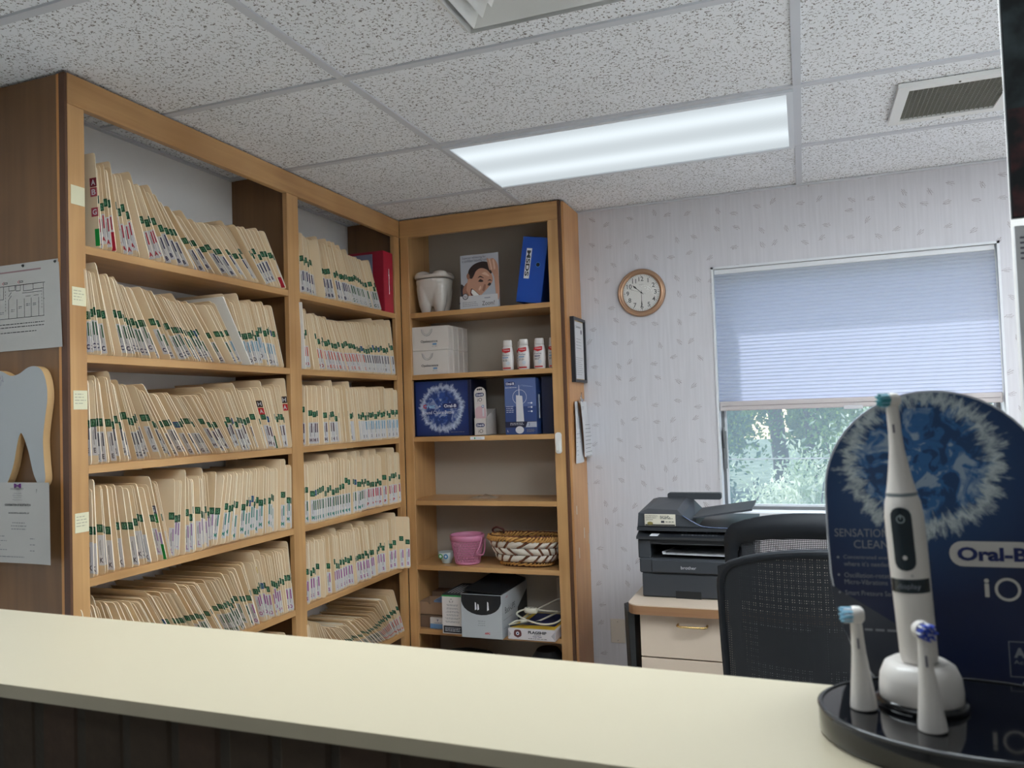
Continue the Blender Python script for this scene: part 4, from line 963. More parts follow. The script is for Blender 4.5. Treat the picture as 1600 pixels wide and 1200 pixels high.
mb.quad((-1.797, Y, z), (-1.718, Y, z), (-1.718, Y, z+.024), (-1.797, Y, z+.024), mat('pale blue band', (104, 142, 184), .5)); text(mb, 'Y', (-1.755, Y-.0005, z+.041), .012, navy, bold=.04); lines(mb, (-1.775, Y-.0005, z+.031), .045, .004, 1, navy)
mb.build('card_box', label='small white and blue business card box before the cardboard boxes', cat='box')
t = thing('glove_box', (-1.655, 3.6, z), 'tall white carton with green lid edge, recycling mark and black band', 'box')
bx0, bx1, fy = -1.698, -1.588, 3.492
MB().box(bx0, bx1, fy, 3.74, z, z+.180, wc, .001).build('carton', t)
mb = MB().box(bx0-.001, bx1+.001, fy-.001, 3.741, z+.178, z+.184, mat('green lid', (60, 150, 84), .5)); mb.box(bx0+.002, bx1-.002, fy+.004, 3.738, z+.184, z+.190, mat('dark lid flap', (40, 44, 46), .6))
for k in range(5): mb.box(bx0+.02+.016*k, bx0+.022+.016*k, fy+.03, 3.70, z+.190, z+.1905, labelw)
mb.build('lid', t)
mb = MB(); Y = fy-.0008; mb.quad((bx0+.006, Y, z+.004), (bx1-.004, Y, z+.004), (bx1-.004, Y, z+.038), (bx0+.006, Y, z+.038), black); lines(mb, (bx0+.014, Y-.0006, z+.032), .085, .022, 3, labelw, rag=.1)
cx_ = (bx0+bx1)/2-.006
for k in range(3): a = PI/2+2*PI*k/3; mb.tube([(cx_+.009*math.cos(a-.6), Y, z+.158+.009*math.sin(a-.6)), (cx_+.009*math.cos(a), Y, z+.158+.009*math.sin(a)), (cx_+.009*math.cos(a+.6), Y, z+.158+.009*math.sin(a+.6))], .0012, ink, 4)
for k in range(6): lines(mb, (bx0+.016, Y, z+.142-.016*k), .078, .010, 2, grayink, rag=.35, align='c')
mb.build('printing', t)
gw = mat('grey white carton', (176, 180, 184), .45); bk = mat('black carton print', (24, 26, 30), .4)
t = thing('power_backup_box', (-1.46, 3.62, z), 'big grey and black battery backup carton with its lid ajar on the lowest shelf', 'box')
ux0, ux1, fy, h = -1.580, -1.372, 3.456, .205
MB().box(ux0, ux1, fy, 3.815, z, z+h, gw, .001).build('carton', t)
mb = MB().quad((ux0+.001, fy, z+h+.001), (ux1, fy, z+h+.001), (ux1, 3.814, z+h+.001), (ux0+.001, 3.814, z+h+.001), bk)
mb.prism([(fy+.005, z+h+.001), (3.70, z+h+.085), (3.70, z+h+.088), (fy+.005, z+h+.004)], ux0+.01, ux1+.002, 0, bk) if 0 else None
mb.build('top_print', t)
mb = MB(); # lid flap, raised at the rear
mb.add([(ux0+.002, fy+.02, z+h+.012), (ux1, fy+.002, z+h+.004), (ux1+.002, 3.80, z+h+.012), (ux0+.06, 3.81, z+h+.055), (ux0+.002, fy+.02, z+h+.010), (ux1, fy+.002, z+h+.002), (ux1+.002, 3.80, z+h+.010), (ux0+.06, 3.81, z+h+.053)], [(0, 1, 2, 3), (7, 6, 5, 4), (0, 4, 5, 1), (1, 5, 6, 2), (2, 6, 7, 3), (3, 7, 4, 0)], bk); mb.build('lid_flap', t)
mb = MB(); Y = fy-.0008; cx_ = (ux0+ux1)/2; arc = [(ux0+.002, z+h-.002), (ux0+.002, z+h-.035)]+[(cx_-(.100)*math.cos(PI*k/12), z+h-.035-.062*math.sin(PI*k/12)) for k in range(1, 12)]+[(ux1-.002, z+h-.035), (ux1-.002, z+h-.002)]
mb.add([(x, Y, zz) for x, zz in arc], [tuple(range(len(arc)))], bk)
for x, hh in ((ux0+.072, .030), (ux0+.085, .022), (ux0+.135, .034)): mb.add([(x, Y-.0006, z+h-.075), (x+.009, Y-.0006, z+h-.070), (x+.007, Y-.0006, z+h-.070+hh), (x+.001, Y-.0006, z+h-.066+hh)], [(0, 1, 2, 3)], labelw)
lines(mb, (cx_-.022, Y, z+.085), .045, .030, 3, grayink, align='c'); text(mb, 'APC', (ux1-.075, Y, z+.024), .010, redp, w=.028, bold=.05)
mb.build('printing', t)
mb = MB(); xs = ux1+.0008; text(mb, 'Back-UPS', (xs, fy+.110, z+.125), .030, ink, X=(0, 1, 0), w=.135); text(mb, 'APC', (xs, fy+.07, z+.185), .010, redp, X=(0, 1, 0), w=.03)
for q in (.2, .0): lines(mb, (xs, fy+.02, z+.09-q*.2), .12, .012, 1, grayink, X=(0, 1, 0), rag=.1)
mb.add([(xs, fy+.215, z+.1), (xs, fy+.355, z+.165), (xs, fy+.355, z+.01), (xs, fy+.215, z+.01)], [(0, 3, 2, 1)], bk); mb.build('side_print', t)
# ream of paper
t = thing('paper_ream', (-1.24, 3.6, z), 'wrapped ream of copy paper at the right end of the lowest shelf', 'paper')
rw = mat('ream wrapper', (208, 202, 204), .4); MB().box(-1.352, -1.118, 3.474, 3.775, z, z+.052, rw, .004).build('wrapper', t)
mb = MB(); Y = 3.4735; text(mb, 'FLAGSHIP', (-1.205, Y, z+.038), .013, ink, w=.090, bold=.05); text(mb, 'PREMIUM', (-1.205, Y, z+.027), .006, ink, w=.034); text(mb, 'Copy Paper', (-1.205, Y, z+.019), .007, navy, w=.045, bold=.03); lines(mb, (-1.25, Y, z+.013), .09, .006, 1, ink, rag=0)
cr_ = mat('crest brown red', (96, 44, 46), .5); q = smooth_poly([(-1.302, z+.010), (-1.320, z+.020), (-1.318, z+.042), (-1.302, z+.047), (-1.286, z+.042), (-1.284, z+.020)], 4); mb.add([(x, Y, zz) for x, zz in q], [tuple(range(len(q)))], cr_)
disc(mb, (-1.302, Y-.0006, z+.030), .008, labelw); disc(mb, (-1.302, Y-.0012, z+.030), .004, navy)
mb.add([(-1.350, Y, z+.006), (-1.335, Y, z+.026), (-1.350, Y, z+.046)], [(0, 1, 2)], mat('fold grey', (170, 164, 168), .4)); mb.add([(-1.12, Y, z+.006), (-1.138, Y, z+.026), (-1.12, Y, z+.046)], [(0, 1, 2)], mat('fold grey', (170, 164, 168), .4)); mb.build('printing', t)
mb = MB(); zz = z+.0528; mb.quad((-1.345, 3.485, zz), (-1.125, 3.485, zz), (-1.125, 3.77, zz), (-1.345, 3.77, zz), mat('yellow top print', (222, 184, 58), .45)); mb.quad((-1.30, 3.54, zz+.0005), (-1.14, 3.54, zz+.0005), (-1.14, 3.76, zz+.0005), (-1.30, 3.76, zz+.0005), navy)
mb.build('top_print', t)
cw = mat('ivory cord', (206, 200, 184), .4)
t = thing('extension_cord', (-1.24, 3.6, z+.054), 'tangled ivory extension cord with multi outlet plug lying on the ream of paper', 'cord')
zz = z+.058
MB().tube(bez([(-1.34, 3.50, zz), (-1.30, 3.56, zz+.02), (-1.25, 3.70, zz+.045), (-1.14, 3.78, zz+.085), (-1.12, 3.70, zz+.06), (-1.122, 3.56, zz+.02), (-1.18, 3.50, zz+.014), (-1.28, 3.52, zz+.026), (-1.335, 3.56, zz+.040), (-1.30, 3.60, zz+.052), (-1.20, 3.62, zz+.045), (-1.14, 3.60, zz+.05)], 8), .0045, cw, 7).build('cable', t)
MB().tube(bez([(-1.350, 3.488, zz+.004), (-1.315, 3.52, zz+.018), (-1.24, 3.54, zz+.010), (-1.16, 3.66, zz+.030), (-1.13, 3.72, zz+.02)], 8), .0045, cw, 7).build('cable', t)
MB().loft(rings(-1.265, 3.565, [(.030, .015, zz+.046), (.034, .019, zz+.052), (.034, .019, zz+.064), (.030, .015, zz+.070)], 20, 2.4), cw).build('outlet_head', t)
mb = MB()
for x, dz in ((-1.283, 0), (-1.265, 0), (-1.247, 0)):
    for dy in (-.004, .004): mb.box(x-.003, x+.003, 3.565+dy-.001, 3.565+dy+.001, zz+.070, zz+.0706, black)
mb.build('slots', t); MB().tube([(-1.30, 3.515, zz+.016), (-1.268, 3.515, zz+.020)], [.010, .008], cw, 8).build('plug', t)
MB().tube(bez([(-1.345, 3.49, zz-.001), (-1.30, 3.495, zz+.008), (-1.25, 3.52, zz+.014), (-1.22, 3.56, zz+.010)], 8), .004, black, 6).build('black_cable', label='short black cable lying across the front of the paper ream', cat='cord')
def outlet(name, x, y, z_, label, holes=True):
    t = thing(name, (x, y, z_), label, 'outlet'); pl = mat('ivory outlet plate', (200, 190, 178), .4)
    MB().box(x-.036, x+.036, y-.006, y-.0005, z_-.058, z_+.058, pl, .002).build('plate', t)
    if holes:
        for dz in (-.022, .022):
            MB().box(x-.016, x+.016, y-.008, y-.006, z_+dz-.014, z_+dz+.014, pl, .0008).build('socket', t)
            mb = MB()
            for dx in (-.006, .006): mb.box(x+dx-.001, x+dx+.001, y-.0084, y-.008, z_+dz-.004, z_+dz+.006, black)
            mb.build('slots', t)
    else:
        for dz in (-.045, .045): MB().lathe([(.003, 0), (.002, .001)], (0, 0, 0), metal, 8, caps=True).build('screw', t, loc=(0, -.0065, dz), rot=(PI/2, 0, 0), local=True)
outlet('wall_outlet', -1.175, YB-.004, -.865-.03, 'ivory double outlet on the backing above the extension cord')
# dark bags beneath
bgm = mat('black fabric bag', (22, 22, 24), .8, var=.2, vs=30, bump=.5)
MB().loft(rings(-1.62, 3.62, [(.17, .10, ZF+.001), (.20, .12, ZF+.06), (.19, .11, ZF+.16), (.12, .07, ZF+.235), (.05, .03, ZF+.25)], 24, 2.6), bgm).build('black_bag', label='black bag slumped under the lowest shelf of the corner bookcase', cat='bag')
MB().loft(rings(-1.21, 3.63, [(.085, .09, ZF+.001), (.10, .10, ZF+.08), (.09, .09, ZF+.22), (.05, .06, ZF+.28)], 24, 2.4), bgm).build('black_pouch', label='smaller black pouch under the paper ream beside the right post', cat='bag')

# ------------------------------------------------------------------ right side panel of the corner bookcase and its wall
sx_ = -1.0315
t = thing('framed_notice', (sx_, 3.705, .13), 'narrow black framed notice hanging on the side of the corner bookcase', 'picture')
fk = mat('black picture frame', (28, 30, 36), .35); a, b_, c, d = 3.600, 3.810, .138, .452
f = MB()
for q in ((a, b_, c, c+.013), (a, b_, d-.013, d), (a, a+.013, c+.013, d-.013), (b_-.013, b_, c+.013, d-.013)): f.box(sx_, sx_+.020, q[0], q[1], q[2], q[3], fk)
f.build('frame', t)
MB().box(sx_, sx_+.010, a+.010, b_-.010, c+.010, d-.010, mat('gold fillet', (190, 150, 70), .4)).build('fillet', t)
mb = MB().box(sx_+.010, sx_+.011, a+.017, b_-.017, c+.017, d-.017, paper); Xv = (0, 1, 0)
text(mb, 'Connecticut', (sx_+.0116, 3.705, d-.042), .012, ink, X=Xv, w=.085); disc(mb, (sx_+.0116, 3.755, d-.065), .012, gray_t, X=Xv)
lines(mb, (sx_+.0116, 3.655, d-.095), .10, .06, 4, grayink, X=Xv, align='c'); lines(mb, (sx_+.0116, 3.63, d-.19), .15, .09, 9, grayink, X=Xv); mb.build('notice', t)
t = thing('clipped_receipts', (sx_, 3.70, -.2), 'stapled receipts hanging from a clip on the side of the corner bookcase', 'paper')
MB().tube([(sx_, 3.70, .045), (sx_+.022, 3.70, .043), (sx_+.028, 3.70, .055)], .003, metal, 6).build('hook', t)
f = MB(); f.prism([(3.675, .035), (3.725, .035), (3.715, .060), (3.685, .060)], sx_+.012, sx_+.018, 0, metal); f.tube([(sx_+.015, 3.69, .058), (sx_+.020, 3.695, .088), (sx_+.015, 3.705, .088), (sx_+.015, 3.71, .058)], .0016, metal, 5); f.build('bulldog_clip', t)
def hang(y0, y1, z0, z1, x, sh, m, nm, pr):
    mb = MB(); n = 6; vs = []
    for j in range(n+1):
        for i in range(n+1):
            u, v = i/n, j/n; vs.append((x+.007*math.sin(3*u+2*v)+.004*(1-v), y0+(y1-y0)*u+sh*(1-v), z0+(z1-z0)*v))
    mb.add(vs, [(j*(n+1)+i, j*(n+1)+i+1, (j+1)*(n+1)+i+1, (j+1)*(n+1)+i) for j in range(n) for i in range(n)], m, True)
    pr(mb); mb.build(nm, t)
hang(3.600, 3.74, -.250, .045, sx_+.004, -.002, paper, 'receipt', lambda mb: lines(mb, (sx_+.013, 3.60, -.10), .07, .12, 6, grayink, X=(0, 1, 0), rnd=random.Random(1)))
def pr2(mb):
    lines(mb, (sx_+.031, 3.70, -.06), .12, .17, 9, ink, X=(0, 1, 0), rnd=random.Random(2)); lines(mb, (sx_+.028, 3.665, .022), .03, .02, 3, grayink, X=(0, 1, 0))
hang(3.642, 3.80, -.225, .045, sx_+.020, .055, paper, 'receipt', pr2)
for k, (y, z_, l_) in enumerate(((3.60, -.49, .04), (3.72, -.62, .05), (3.62, -.70, .05), (3.80, -.66, .05))):
    MB().box(sx_-.0003, sx_+.0008, y, y+.010, z_, z_+l_, mat('tape scrap', (206, 196, 180), .6)).build('tape_scrap', label='strip of old tape on the bookcase side, %s' % ('highest and nearest the front edge', 'in the middle of its width', 'lowest one', 'nearest the wall')[k], cat='tape', group='old tape strips')
t = thing('adhesive_hook', (-1.084, yf-.003, -.2), 'white plastic adhesive hook on the right post of the corner bookcase', 'hook')
mb = MB().prism(rrect(-1.102, -1.072, -.197, -.098, .012), yf-.007, yf-.001, 1, white); mb.build('base', t)
MB().prism([(yf-.007, -.135), (yf-.013, -.150), (yf-.022, -.182), (yf-.018, -.186), (yf-.007, -.180)], -1.092, -1.082, 0, white).build('hook', t)

# ------------------------------------------------------------------ back wall: clock, outlet, window
cx_, cz_, cr0 = -.722, .567, .117; yw = YB-.001
t = thing('wall_clock', (cx_, yw, cz_), 'round wall clock with bronze rim showing half past ten, left of the window', 'clock')
br = mat('antique bronze', (176, 142, 116), .32, metal=.85)
def ring_y(prof, m, n=48):
    rs = [[(cx_+r_*math.cos(2*PI*i/n), yw-d_, cz_+r_*math.sin(2*PI*i/n)) for i in range(n)] for r_, d_ in prof]; return MB().loft(rs, m, caps=False)
ring_y([(.112, 0), (.117, .004), (.117, .014), (.113, .022), (.109, .024), (.107, .020), (.104, .024), (.100, .026), (.097, .022), (.093, .020), (.090, .012)], br).build('rim', t)
mb = MB(); disc(mb, (cx_, yw-.010, cz_), .092, mat('clock face', (218, 216, 212), .5), n=48); mb.build('face', t)
mb = MB()
for k in range(60):
    a = PI/2-2*PI*k/60; r0_, r1_ = (.082, .088) if k % 5 else (.080, .088); d_ = Vector((math.cos(a), 0, math.sin(a))); n_ = Vector((-d_.z, 0, d_.x))*(.0006 if k % 5 else .0012); c_ = Vector((cx_, yw-.0106, cz_))
    mb.add([c_+d_*r0_-n_, c_+d_*r1_-n_, c_+d_*r1_+n_, c_+d_*r0_+n_], [(0, 1, 2, 3)], ink)
mb.build('minute_track', t)
for k in range(1, 13):
    a = PI/2-2*PI*k/12; mb = MB(); text(mb, str(k), (cx_+.068*math.cos(a), yw-.0106, cz_+.068*math.sin(a)), .022, ink, bold=.01); mb.build('numeral', t)
mb = MB(); text(mb, 'QUARTZ', (cx_, yw-.0106, cz_+.040), .005, grayink, w=.022); mb.build('dial_text', t)
def hand(ang, l, wd, tail, nm, m, y):
    a = PI/2-math.radians(ang); d_ = Vector((math.cos(a), 0, math.sin(a))); n_ = Vector((-d_.z, 0, d_.x)); c_ = Vector((cx_, yw-y, cz_)); mb = MB()
    pts = [c_-d_*tail-n_*wd*.5, c_+d_*l*.5-n_*wd*.5, c_+d_*l*.75-n_*wd*1.6, c_+d_*l, c_+d_*l*.75+n_*wd*1.6, c_+d_*l*.5+n_*wd*.5, c_-d_*tail+n_*wd*.5]
    mb.add(pts+[p+Vector((0, -.0008, 0)) for p in pts], [tuple(range(7))[::-1], tuple(range(7, 14))]+[(i, (i+1) % 7, (i+1) % 7+7, i+7) for i in range(7)], m); mb.build(nm, t)
hand(312, .058, .0028, .012, 'hour_hand', black, .012); hand(180, .074, .0018, .012, 'minute_hand', black, .0135); hand(290, .07, .0006, .022, 'second_hand', black, .015)
mb = MB(); disc(mb, (cx_, yw-.0165, cz_), .004, black, n=12); mb.build('hub', t)
mb = MB(); disc(mb, (cx_, yw-.018, cz_), .0925, D.materials.new('clock glass'), n=48); gm = mb.m[0]; gm.use_nodes = True; gb = gm.node_tree.nodes['Principled BSDF']; gb.inputs['Alpha'].default_value = .08; gb.inputs['Roughness'].default_value = .03; mb.build('glass', t)
outlet('wall_plate', -.905, YB, -1.085, 'ivory blank wall plate low on the wallpaper beside the dark panel', False)

# window
wf_ = mat('white window frame', (214, 216, 220), .4); al = mat('grey aluminium', (120, 122, 124), .4, metal=.5)
win = thing('window_1', (.2, YB+.08, WZ0), kind='structure')
f = MB(); 
f.box(WX0, WX0+.010, YB-.006, YB+.155, WZ0, WZ1, wf_); f.box(WX1-.010, WX1, YB-.006, YB+.155, WZ0, WZ1, wf_); f.box(WX0, WX1, YB-.006, YB+.155, WZ1-.010, WZ1, wf_); f.build('jamb_lining', win)
MB().box(WX0-.012, WX1+.012, YB-.022, YB+.155, WZ0-.018, WZ0+.004, wf_, .003).build('window_sill', win)
yg = YB+.095
def sash(x0, x1, z0, z1, y, m, w_, nm, parent):
    f = MB(); d_ = .022
    for q in ((x0, x1, z0, z0+w_), (x0, x1, z1-w_, z1), (x0, x0+w_, z0+w_, z1-w_), (x1-w_, x1, z0+w_, z1-w_)): f.box(q[0], q[1], y, y+d_, q[2], q[3], m)
    return f.build(nm, parent)
sash(WX0+.010, WX1-.010, WZ0+.004, WZ1-.010, yg, al, .014, 'outer_frame', win)
s1_ = sash(WX0+.024, WX1-.024, WZ0+.018, WZ1-.024, yg+.004, mat('white sash', (206, 210, 214), .4), .010, 'sash', win)
gm = D.materials.new('window glass'); gm.use_nodes = True; N = gm.node_tree.nodes; L = gm.node_tree.links; N.remove(N['Principled BSDF'])
g1 = N.new('ShaderNodeBsdfTransparent'); g1.inputs[0].default_value = (.90, .96, .98, 1); g2 = N.new('ShaderNodeBsdfGlossy'); g2.inputs['Roughness'].default_value = .02; fr_ = N.new('ShaderNodeFresnel'); fr_.inputs[0].default_value = 1.45; mx_ = N.new('ShaderNodeMixShader')
L.new(fr_.outputs[0], mx_.inputs[0]); L.new(g1.outputs[0], mx_.inputs[1]); L.new(g2.outputs[0], mx_.inputs[2]); L.new(mx_.outputs[0], N['Material Output'].inputs[0])
MB().quad((WX0+.03, yg+.015, WZ0+.026), (WX1-.03, yg+.015, WZ0+.026), (WX1-.03, yg+.015, WZ1-.03), (WX0+.03, yg+.015, WZ1-.03), gm).build('glass_pane', s1_)
# insect screen outside; its bluish mix lays a haze over the view
sm_ = D.materials.new('hazy insect screen'); sm_.use_nodes = True; N = sm_.node_tree.nodes; L = sm_.node_tree.links; N.remove(N['Principled BSDF'])
g1 = N.new('ShaderNodeBsdfTransparent'); g2 = N.new('ShaderNodeBsdfTranslucent'); g2.inputs[0].default_value = (.62, .74, .86, 1); g3 = N.new('ShaderNodeBsdfDiffuse'); g3.inputs[0].default_value = (.3, .34, .4, 1); ad_ = N.new('ShaderNodeMixShader'); mx_ = N.new('ShaderNodeMixShader'); mx_.inputs[0].default_value = .27
ad_.inputs[0].default_value = .2; L.new(g2.outputs[0], ad_.inputs[1]); L.new(g3.outputs[0], ad_.inputs[2]); L.new(g1.outputs[0], mx_.inputs[1]); L.new(ad_.outputs[0], mx_.inputs[2]); L.new(mx_.outputs[0], N['Material Output'].inputs[0])
MB().quad((WX0+.024, yg+.035, WZ0+.018), (WX1-.024, yg+.035, WZ0+.018), (WX1-.024, yg+.035, WZ1-.024), (WX0+.024, yg+.035, WZ1-.024), sm_).build('insect_screen', win)
f = MB().box(WX0+.016, WX0+.030, YB+.07, YB+.092, -.30, -.12, al); f.box(WX0+.020, WX0+.027, YB+.045, YB+.072, -.20, -.10, metal); f.build('latch', win)
MB().box(WX0+.010, WX1-.010, yg+.028, yg+.034, -.262, -.256, wf_).build('screen_bar', win)
# pleated blind
t = thing('pleated_blind', (.2, YB+.035, -.03), 'white pleated blind pulled two thirds down over the window', 'blind')
bm_ = D.materials.new('translucent pleated fabric'); bm_.use_nodes = True; N = bm_.node_tree.nodes; L = bm_.node_tree.links; N.remove(N['Principled BSDF'])
g1 = N.new('ShaderNodeBsdfDiffuse'); g1.inputs[0].default_value = (.66, .66, .68, 1); g2 = N.new('ShaderNodeBsdfTranslucent'); g2.inputs[0].default_value = (.52, .56, .76, 1); mx_ = N.new('ShaderNodeMixShader'); mx_.inputs[0].default_value = .42
n_ = N.new('ShaderNodeTexNoise'); n_.inputs['Scale'].default_value = 160; tc = N.new('ShaderNodeTexCoord'); L.new(tc.outputs['Object'], n_.inputs['Vector']); mr = N.new('ShaderNodeMapRange'); mr.inputs[3].default_value = .48; mr.inputs[4].default_value = .64; L.new(n_.outputs[0], mr.inputs[0]); L.new(mr.outputs[0], mx_.inputs[0])
L.new(g1.outputs[0], mx_.inputs[1]); L.new(g2.outputs[0], mx_.inputs[2]); L.new(mx_.outputs[0], N['Material Output'].inputs[0])
mb = MB(); zt, zb = WZ1-.030, .020; np_ = 37; vs = []; fs = []; yb0 = YB+.016
bx0, bx1 = WX0+.012, WX1-.014
prof = []
for k in range(np_):
    za = zt-(zt-zb)*k/np_; zc = zt-(zt-zb)*(k+1)/np_; hh = za-zc
    prof += [(yb0+.005, za), (yb0+.0012, za-hh*.25), (yb0, za-hh*.5), (yb0+.0012, za-hh*.75)]
prof.append((yb0+.010, zb))
for y, z_ in prof: vs += [(bx0, y, z_), (bx1, y, z_)]
mb.add(vs, [(2*i, 2*i+1, 2*i+3, 2*i+2) for i in range(len(prof)-1)], bm_); mb.build('pleated_fabric', t)
MB().box(bx0, bx1, yb0-.006, yb0+.028, WZ1-.034, WZ1-.011, wf_, .002).build('head_rail', t)
rl = mat('warm grey rail', (186, 178, 178), .45)
MB().box(bx0, bx1, yb0-.004, yb0+.022, zb-.044, zb+.001, rl, .004).build('bottom_rail', t)
MB().tube([(bx0+.01, yb0-.0045, zb-.022), (bx1-.01, yb0-.0045, zb-.022)], .0012, mat('rail groove', (120, 112, 114), .6), 4).build('rail_groove', t)
MB().box(.165, .245, yb0-.014, yb0-.004, zb-.052, zb-.036, mat('clear pull tab', (196, 196, 200), .2), .003).build('pull_tab', t)
MB().tube([(bx1-.002, yb0-.006, WZ1-.03), (bx1+.001, yb0-.006, .3), (bx1, yb0-.006, 0)], .0012, white, 5).build('cord', t)

# ------------------------------------------------------------------ desk, printer, bin
lam = mat('beige laminate', (192, 174, 156), .5); oak = wood('oak edging', (120, 84, 56), (152, 112, 78), 0, .5)
t = thing('desk', (.2, 3.3, ZF), 'beige laminate desk with oak edge below the window', 'desk')
dz = -.69; dl, dr, df, db = -.622, 1.5, 2.765, 3.815
pts = []
for k in range(7): a = PI+PI/2*k/6; pts.append((dl+.045+.045*math.cos(a), df+.045+.045*math.sin(a)))
pts += [(dr, df), (dr, db), (dl, db)]
MB().prism(pts, dz-.004, dz, 2, lam).build('desktop', t)
mb = MB(); ins = [(x, y) for x, y in pts]; n = len(ins); mb.add([(x, y, dz-.004) for x, y in ins]+[(x, y, dz-.034) for x, y in ins], [(i, (i+1) % n, (i+1) % n+n, i+n) for i in range(n)]+[tuple(range(n, 2*n))], oak); mb.build('desk_edge', t)
for x in (1.46,): MB().box(x, x+.025, df+.05, db, ZF, dz-.034, lam).build('end_panel', t)
t = thing('drawer_unit', (-.37, 3.1, ZF), 'beige drawer unit with brass handles under the printer end of the desk', 'drawers')
ux0, ux1, uf = -.582, -.262, 2.80
MB().box(ux0, ux1, uf+.018, 3.6, ZF, dz-.0345, lam).build('carcass', t)
for za, zb_ in ((-.878, dz-.036), (-1.14, -.883), (-1.405, -1.145)):
    dw = MB().box(ux0, ux1, uf, uf+.017, za, zb_, lam, .001).build('drawer', t)
    h_ = MB(); zc = zb_-(.033 if za > -1 else .06); xc = -.398
    h_.tube([(xc-.050, uf, zc), (xc-.050, uf-.022, zc), (xc-.040, uf-.026, zc-.002), (xc+.040, uf-.026, zc-.002), (xc+.050, uf-.022, zc), (xc+.050, uf, zc)], .004, mat('polished brass', (206, 176, 120), .25, metal=1), 8); h_.build('handle', dw)
# dark tapered bin beside
bn = mat('black matt panel', (24, 26, 28), .5)
mb = MB(); mb.loft([[(-.632, 2.84, -1.40), (-.600, 2.80, -1.40), (-.600, 3.0, -1.40), (-.632, 3.0, -1.40)], [(-.656, 2.88, -.716), (-.625, 2.80, -.7255), (-.602, 2.80, -.7255), (-.602, 3.0, -.716)]], bn, smooth=False)
mb.build('waste_bin', label='slim black bin squeezed between the wall plate and the drawer unit', cat='bin')
# printer
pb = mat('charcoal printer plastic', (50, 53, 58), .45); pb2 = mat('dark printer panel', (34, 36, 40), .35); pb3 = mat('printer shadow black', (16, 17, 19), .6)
t = thing('laser_printer', (-.39, 3.09, dz+.001), 'charcoal multifunction laser printer on the desk left of the chairs', 'printer')
x0, x1, y0_, y1_ = -.597, -.185, 2.880, 3.275; b0 = dz+.001
pr = MB()
pr.box(x0+.012, x1-.012, y0_+.01, y1_, b0, -.600, pb, .003); pr.box(x0+.004, x1-.004, y0_+.004, y1_, -.601, -.548, pb, .004)
pr.box(x0, x0+.045, y0_+.008, y1_, -.549, -.480, pb, .003); pr.box(x1-.045, x1, y0_+.008, y1_, -.549, -.480, pb, .003); pr.box(x0+.04, x1-.04, y0_+.22, y1_, -.549, -.480, pb3); pr.box(x0, x1, y0_+.012, y1_, -.498, -.470, pb, .004)
pr.build('body', t)
MB().box(x0+.05, x1-.05, y0_+.02, y0_+.22, -.549, -.545, pb3).build('output_tray', t)
MB().box(x0+.05, x1-.06, y0_-.004, y0_+.004, -.596, -.553, pb, .002).build('front_cover', t)
mb = MB(); text(mb, 'brother', (-.415, y0_-.0048, -.577), .011, mat('silver logo', (190, 190, 194), .4), w=.054); mb.build('logo', t)
mb = MB().box(x0+.012, x1-.012, y0_+.006, y0_+.012, b0+.004, -.604, pb, .002); mb.box(-.465, -.375, y0_+.004, y0_+.007, b0, b0+.026, pb3); mb.build('paper_tray', t)
mb = MB(); mb.add([(x0+.09, y0_+.01, -.533), (x1-.07, y0_+.006, -.535), (x1-.07, y0_+.2, -.541), (x0+.10, y0_+.2, -.540), (x0+.085, y0_+.02, -.525)], [(0, 1, 2, 3), (0, 3, 4)], paper); mb.build('printed_sheet', t)
mb = MB().prism([(y0_-.010, -.477), (y0_-.012, -.468), (y0_+.055, -.448), (y0_+.055, -.477)], x0-.002, x1+.002, 0, pb2); mb.build('control_panel', t)
mb = MB(); Xs = (1, 0, 0); Yp = Vector((0, .067, .020)).normalized(); c_ = Vector((0, y0_+.02, -.4575))
for i in range(22):
    p = Vector((x0+.16+.012*(i % 11), y0_+.004+.018*(i//11), -.4625+.0053*(i//11)+.0004)); mb.add([p, p+Vector((.007, 0, 0)), p+Vector((.007, 0, 0))+Yp*.008, p+Yp*.008], [(0, 1, 2, 3)], grayink if i % 3 == 0 else mat('key grey', (78, 80, 86), .4))
p = Vector((x0+.045, y0_-.004, -.4652)); mb.add([p, p+Vector((.03, 0, 0)), p+Vector((.036, 0, 0))+Yp*.022, p+Vector((.006, 0, 0))+Yp*.022], [(0, 1, 2, 3)], labelw); mb.build('keys', t)
# scanner lid with feeder: low on the right, raised block on the left
MB().prism([(y0_+.0, -.447), (y0_+.002, -.436), (y0_+.02, -.432), (y1_, -.432), (y1_, -.447)], x0, x1, 0, pb2).build('scanner_lid', t)
MB().loft([[(x0+.000, y0_+.012, -.432), (x0+.215, y0_+.012, -.432), (x0+.215, y1_-.02, -.432), (x0+.000, y1_-.02, -.432)], [(x0+.004, y0_+.016, -.385), (x0+.165, y0_+.016, -.392), (x0+.165, y1_-.06, -.370), (x0+.004, y1_-.06, -.368)], [(x0+.03, y0_+.06, -.374), (x0+.14, y0_+.06, -.378), (x0+.14, y1_-.08, -.360), (x0+.03, y1_-.08, -.360)]], pb, smooth=False).build('feeder_block', t)
MB().loft([[(x0+.20, y0_+.03, -.405), (x0+.405, y0_+.06, -.378), (x0+.405, y1_-.06, -.378), (x0+.20, y1_-.08, -.405)], [(x0+.20, y0_+.03, -.400), (x0+.405, y0_+.06, -.371), (x0+.405, y1_-.06, -.371), (x0+.20, y1_-.08, -.400)]], pb, smooth=False).build('feeder_tray', t)
MB().tube(bez([(x0+.165, y0_+.010, -.392), (x0+.20, y0_+.008, -.412), (x0+.24, y0_+.008, -.430), (x0+.32, y0_+.008, -.434), (x1, y0_+.008, -.434)], 5), .0022, mat('blue reflecting edge', (92, 104, 130), .25, metal=.5), 5).build('edge_trim', t)
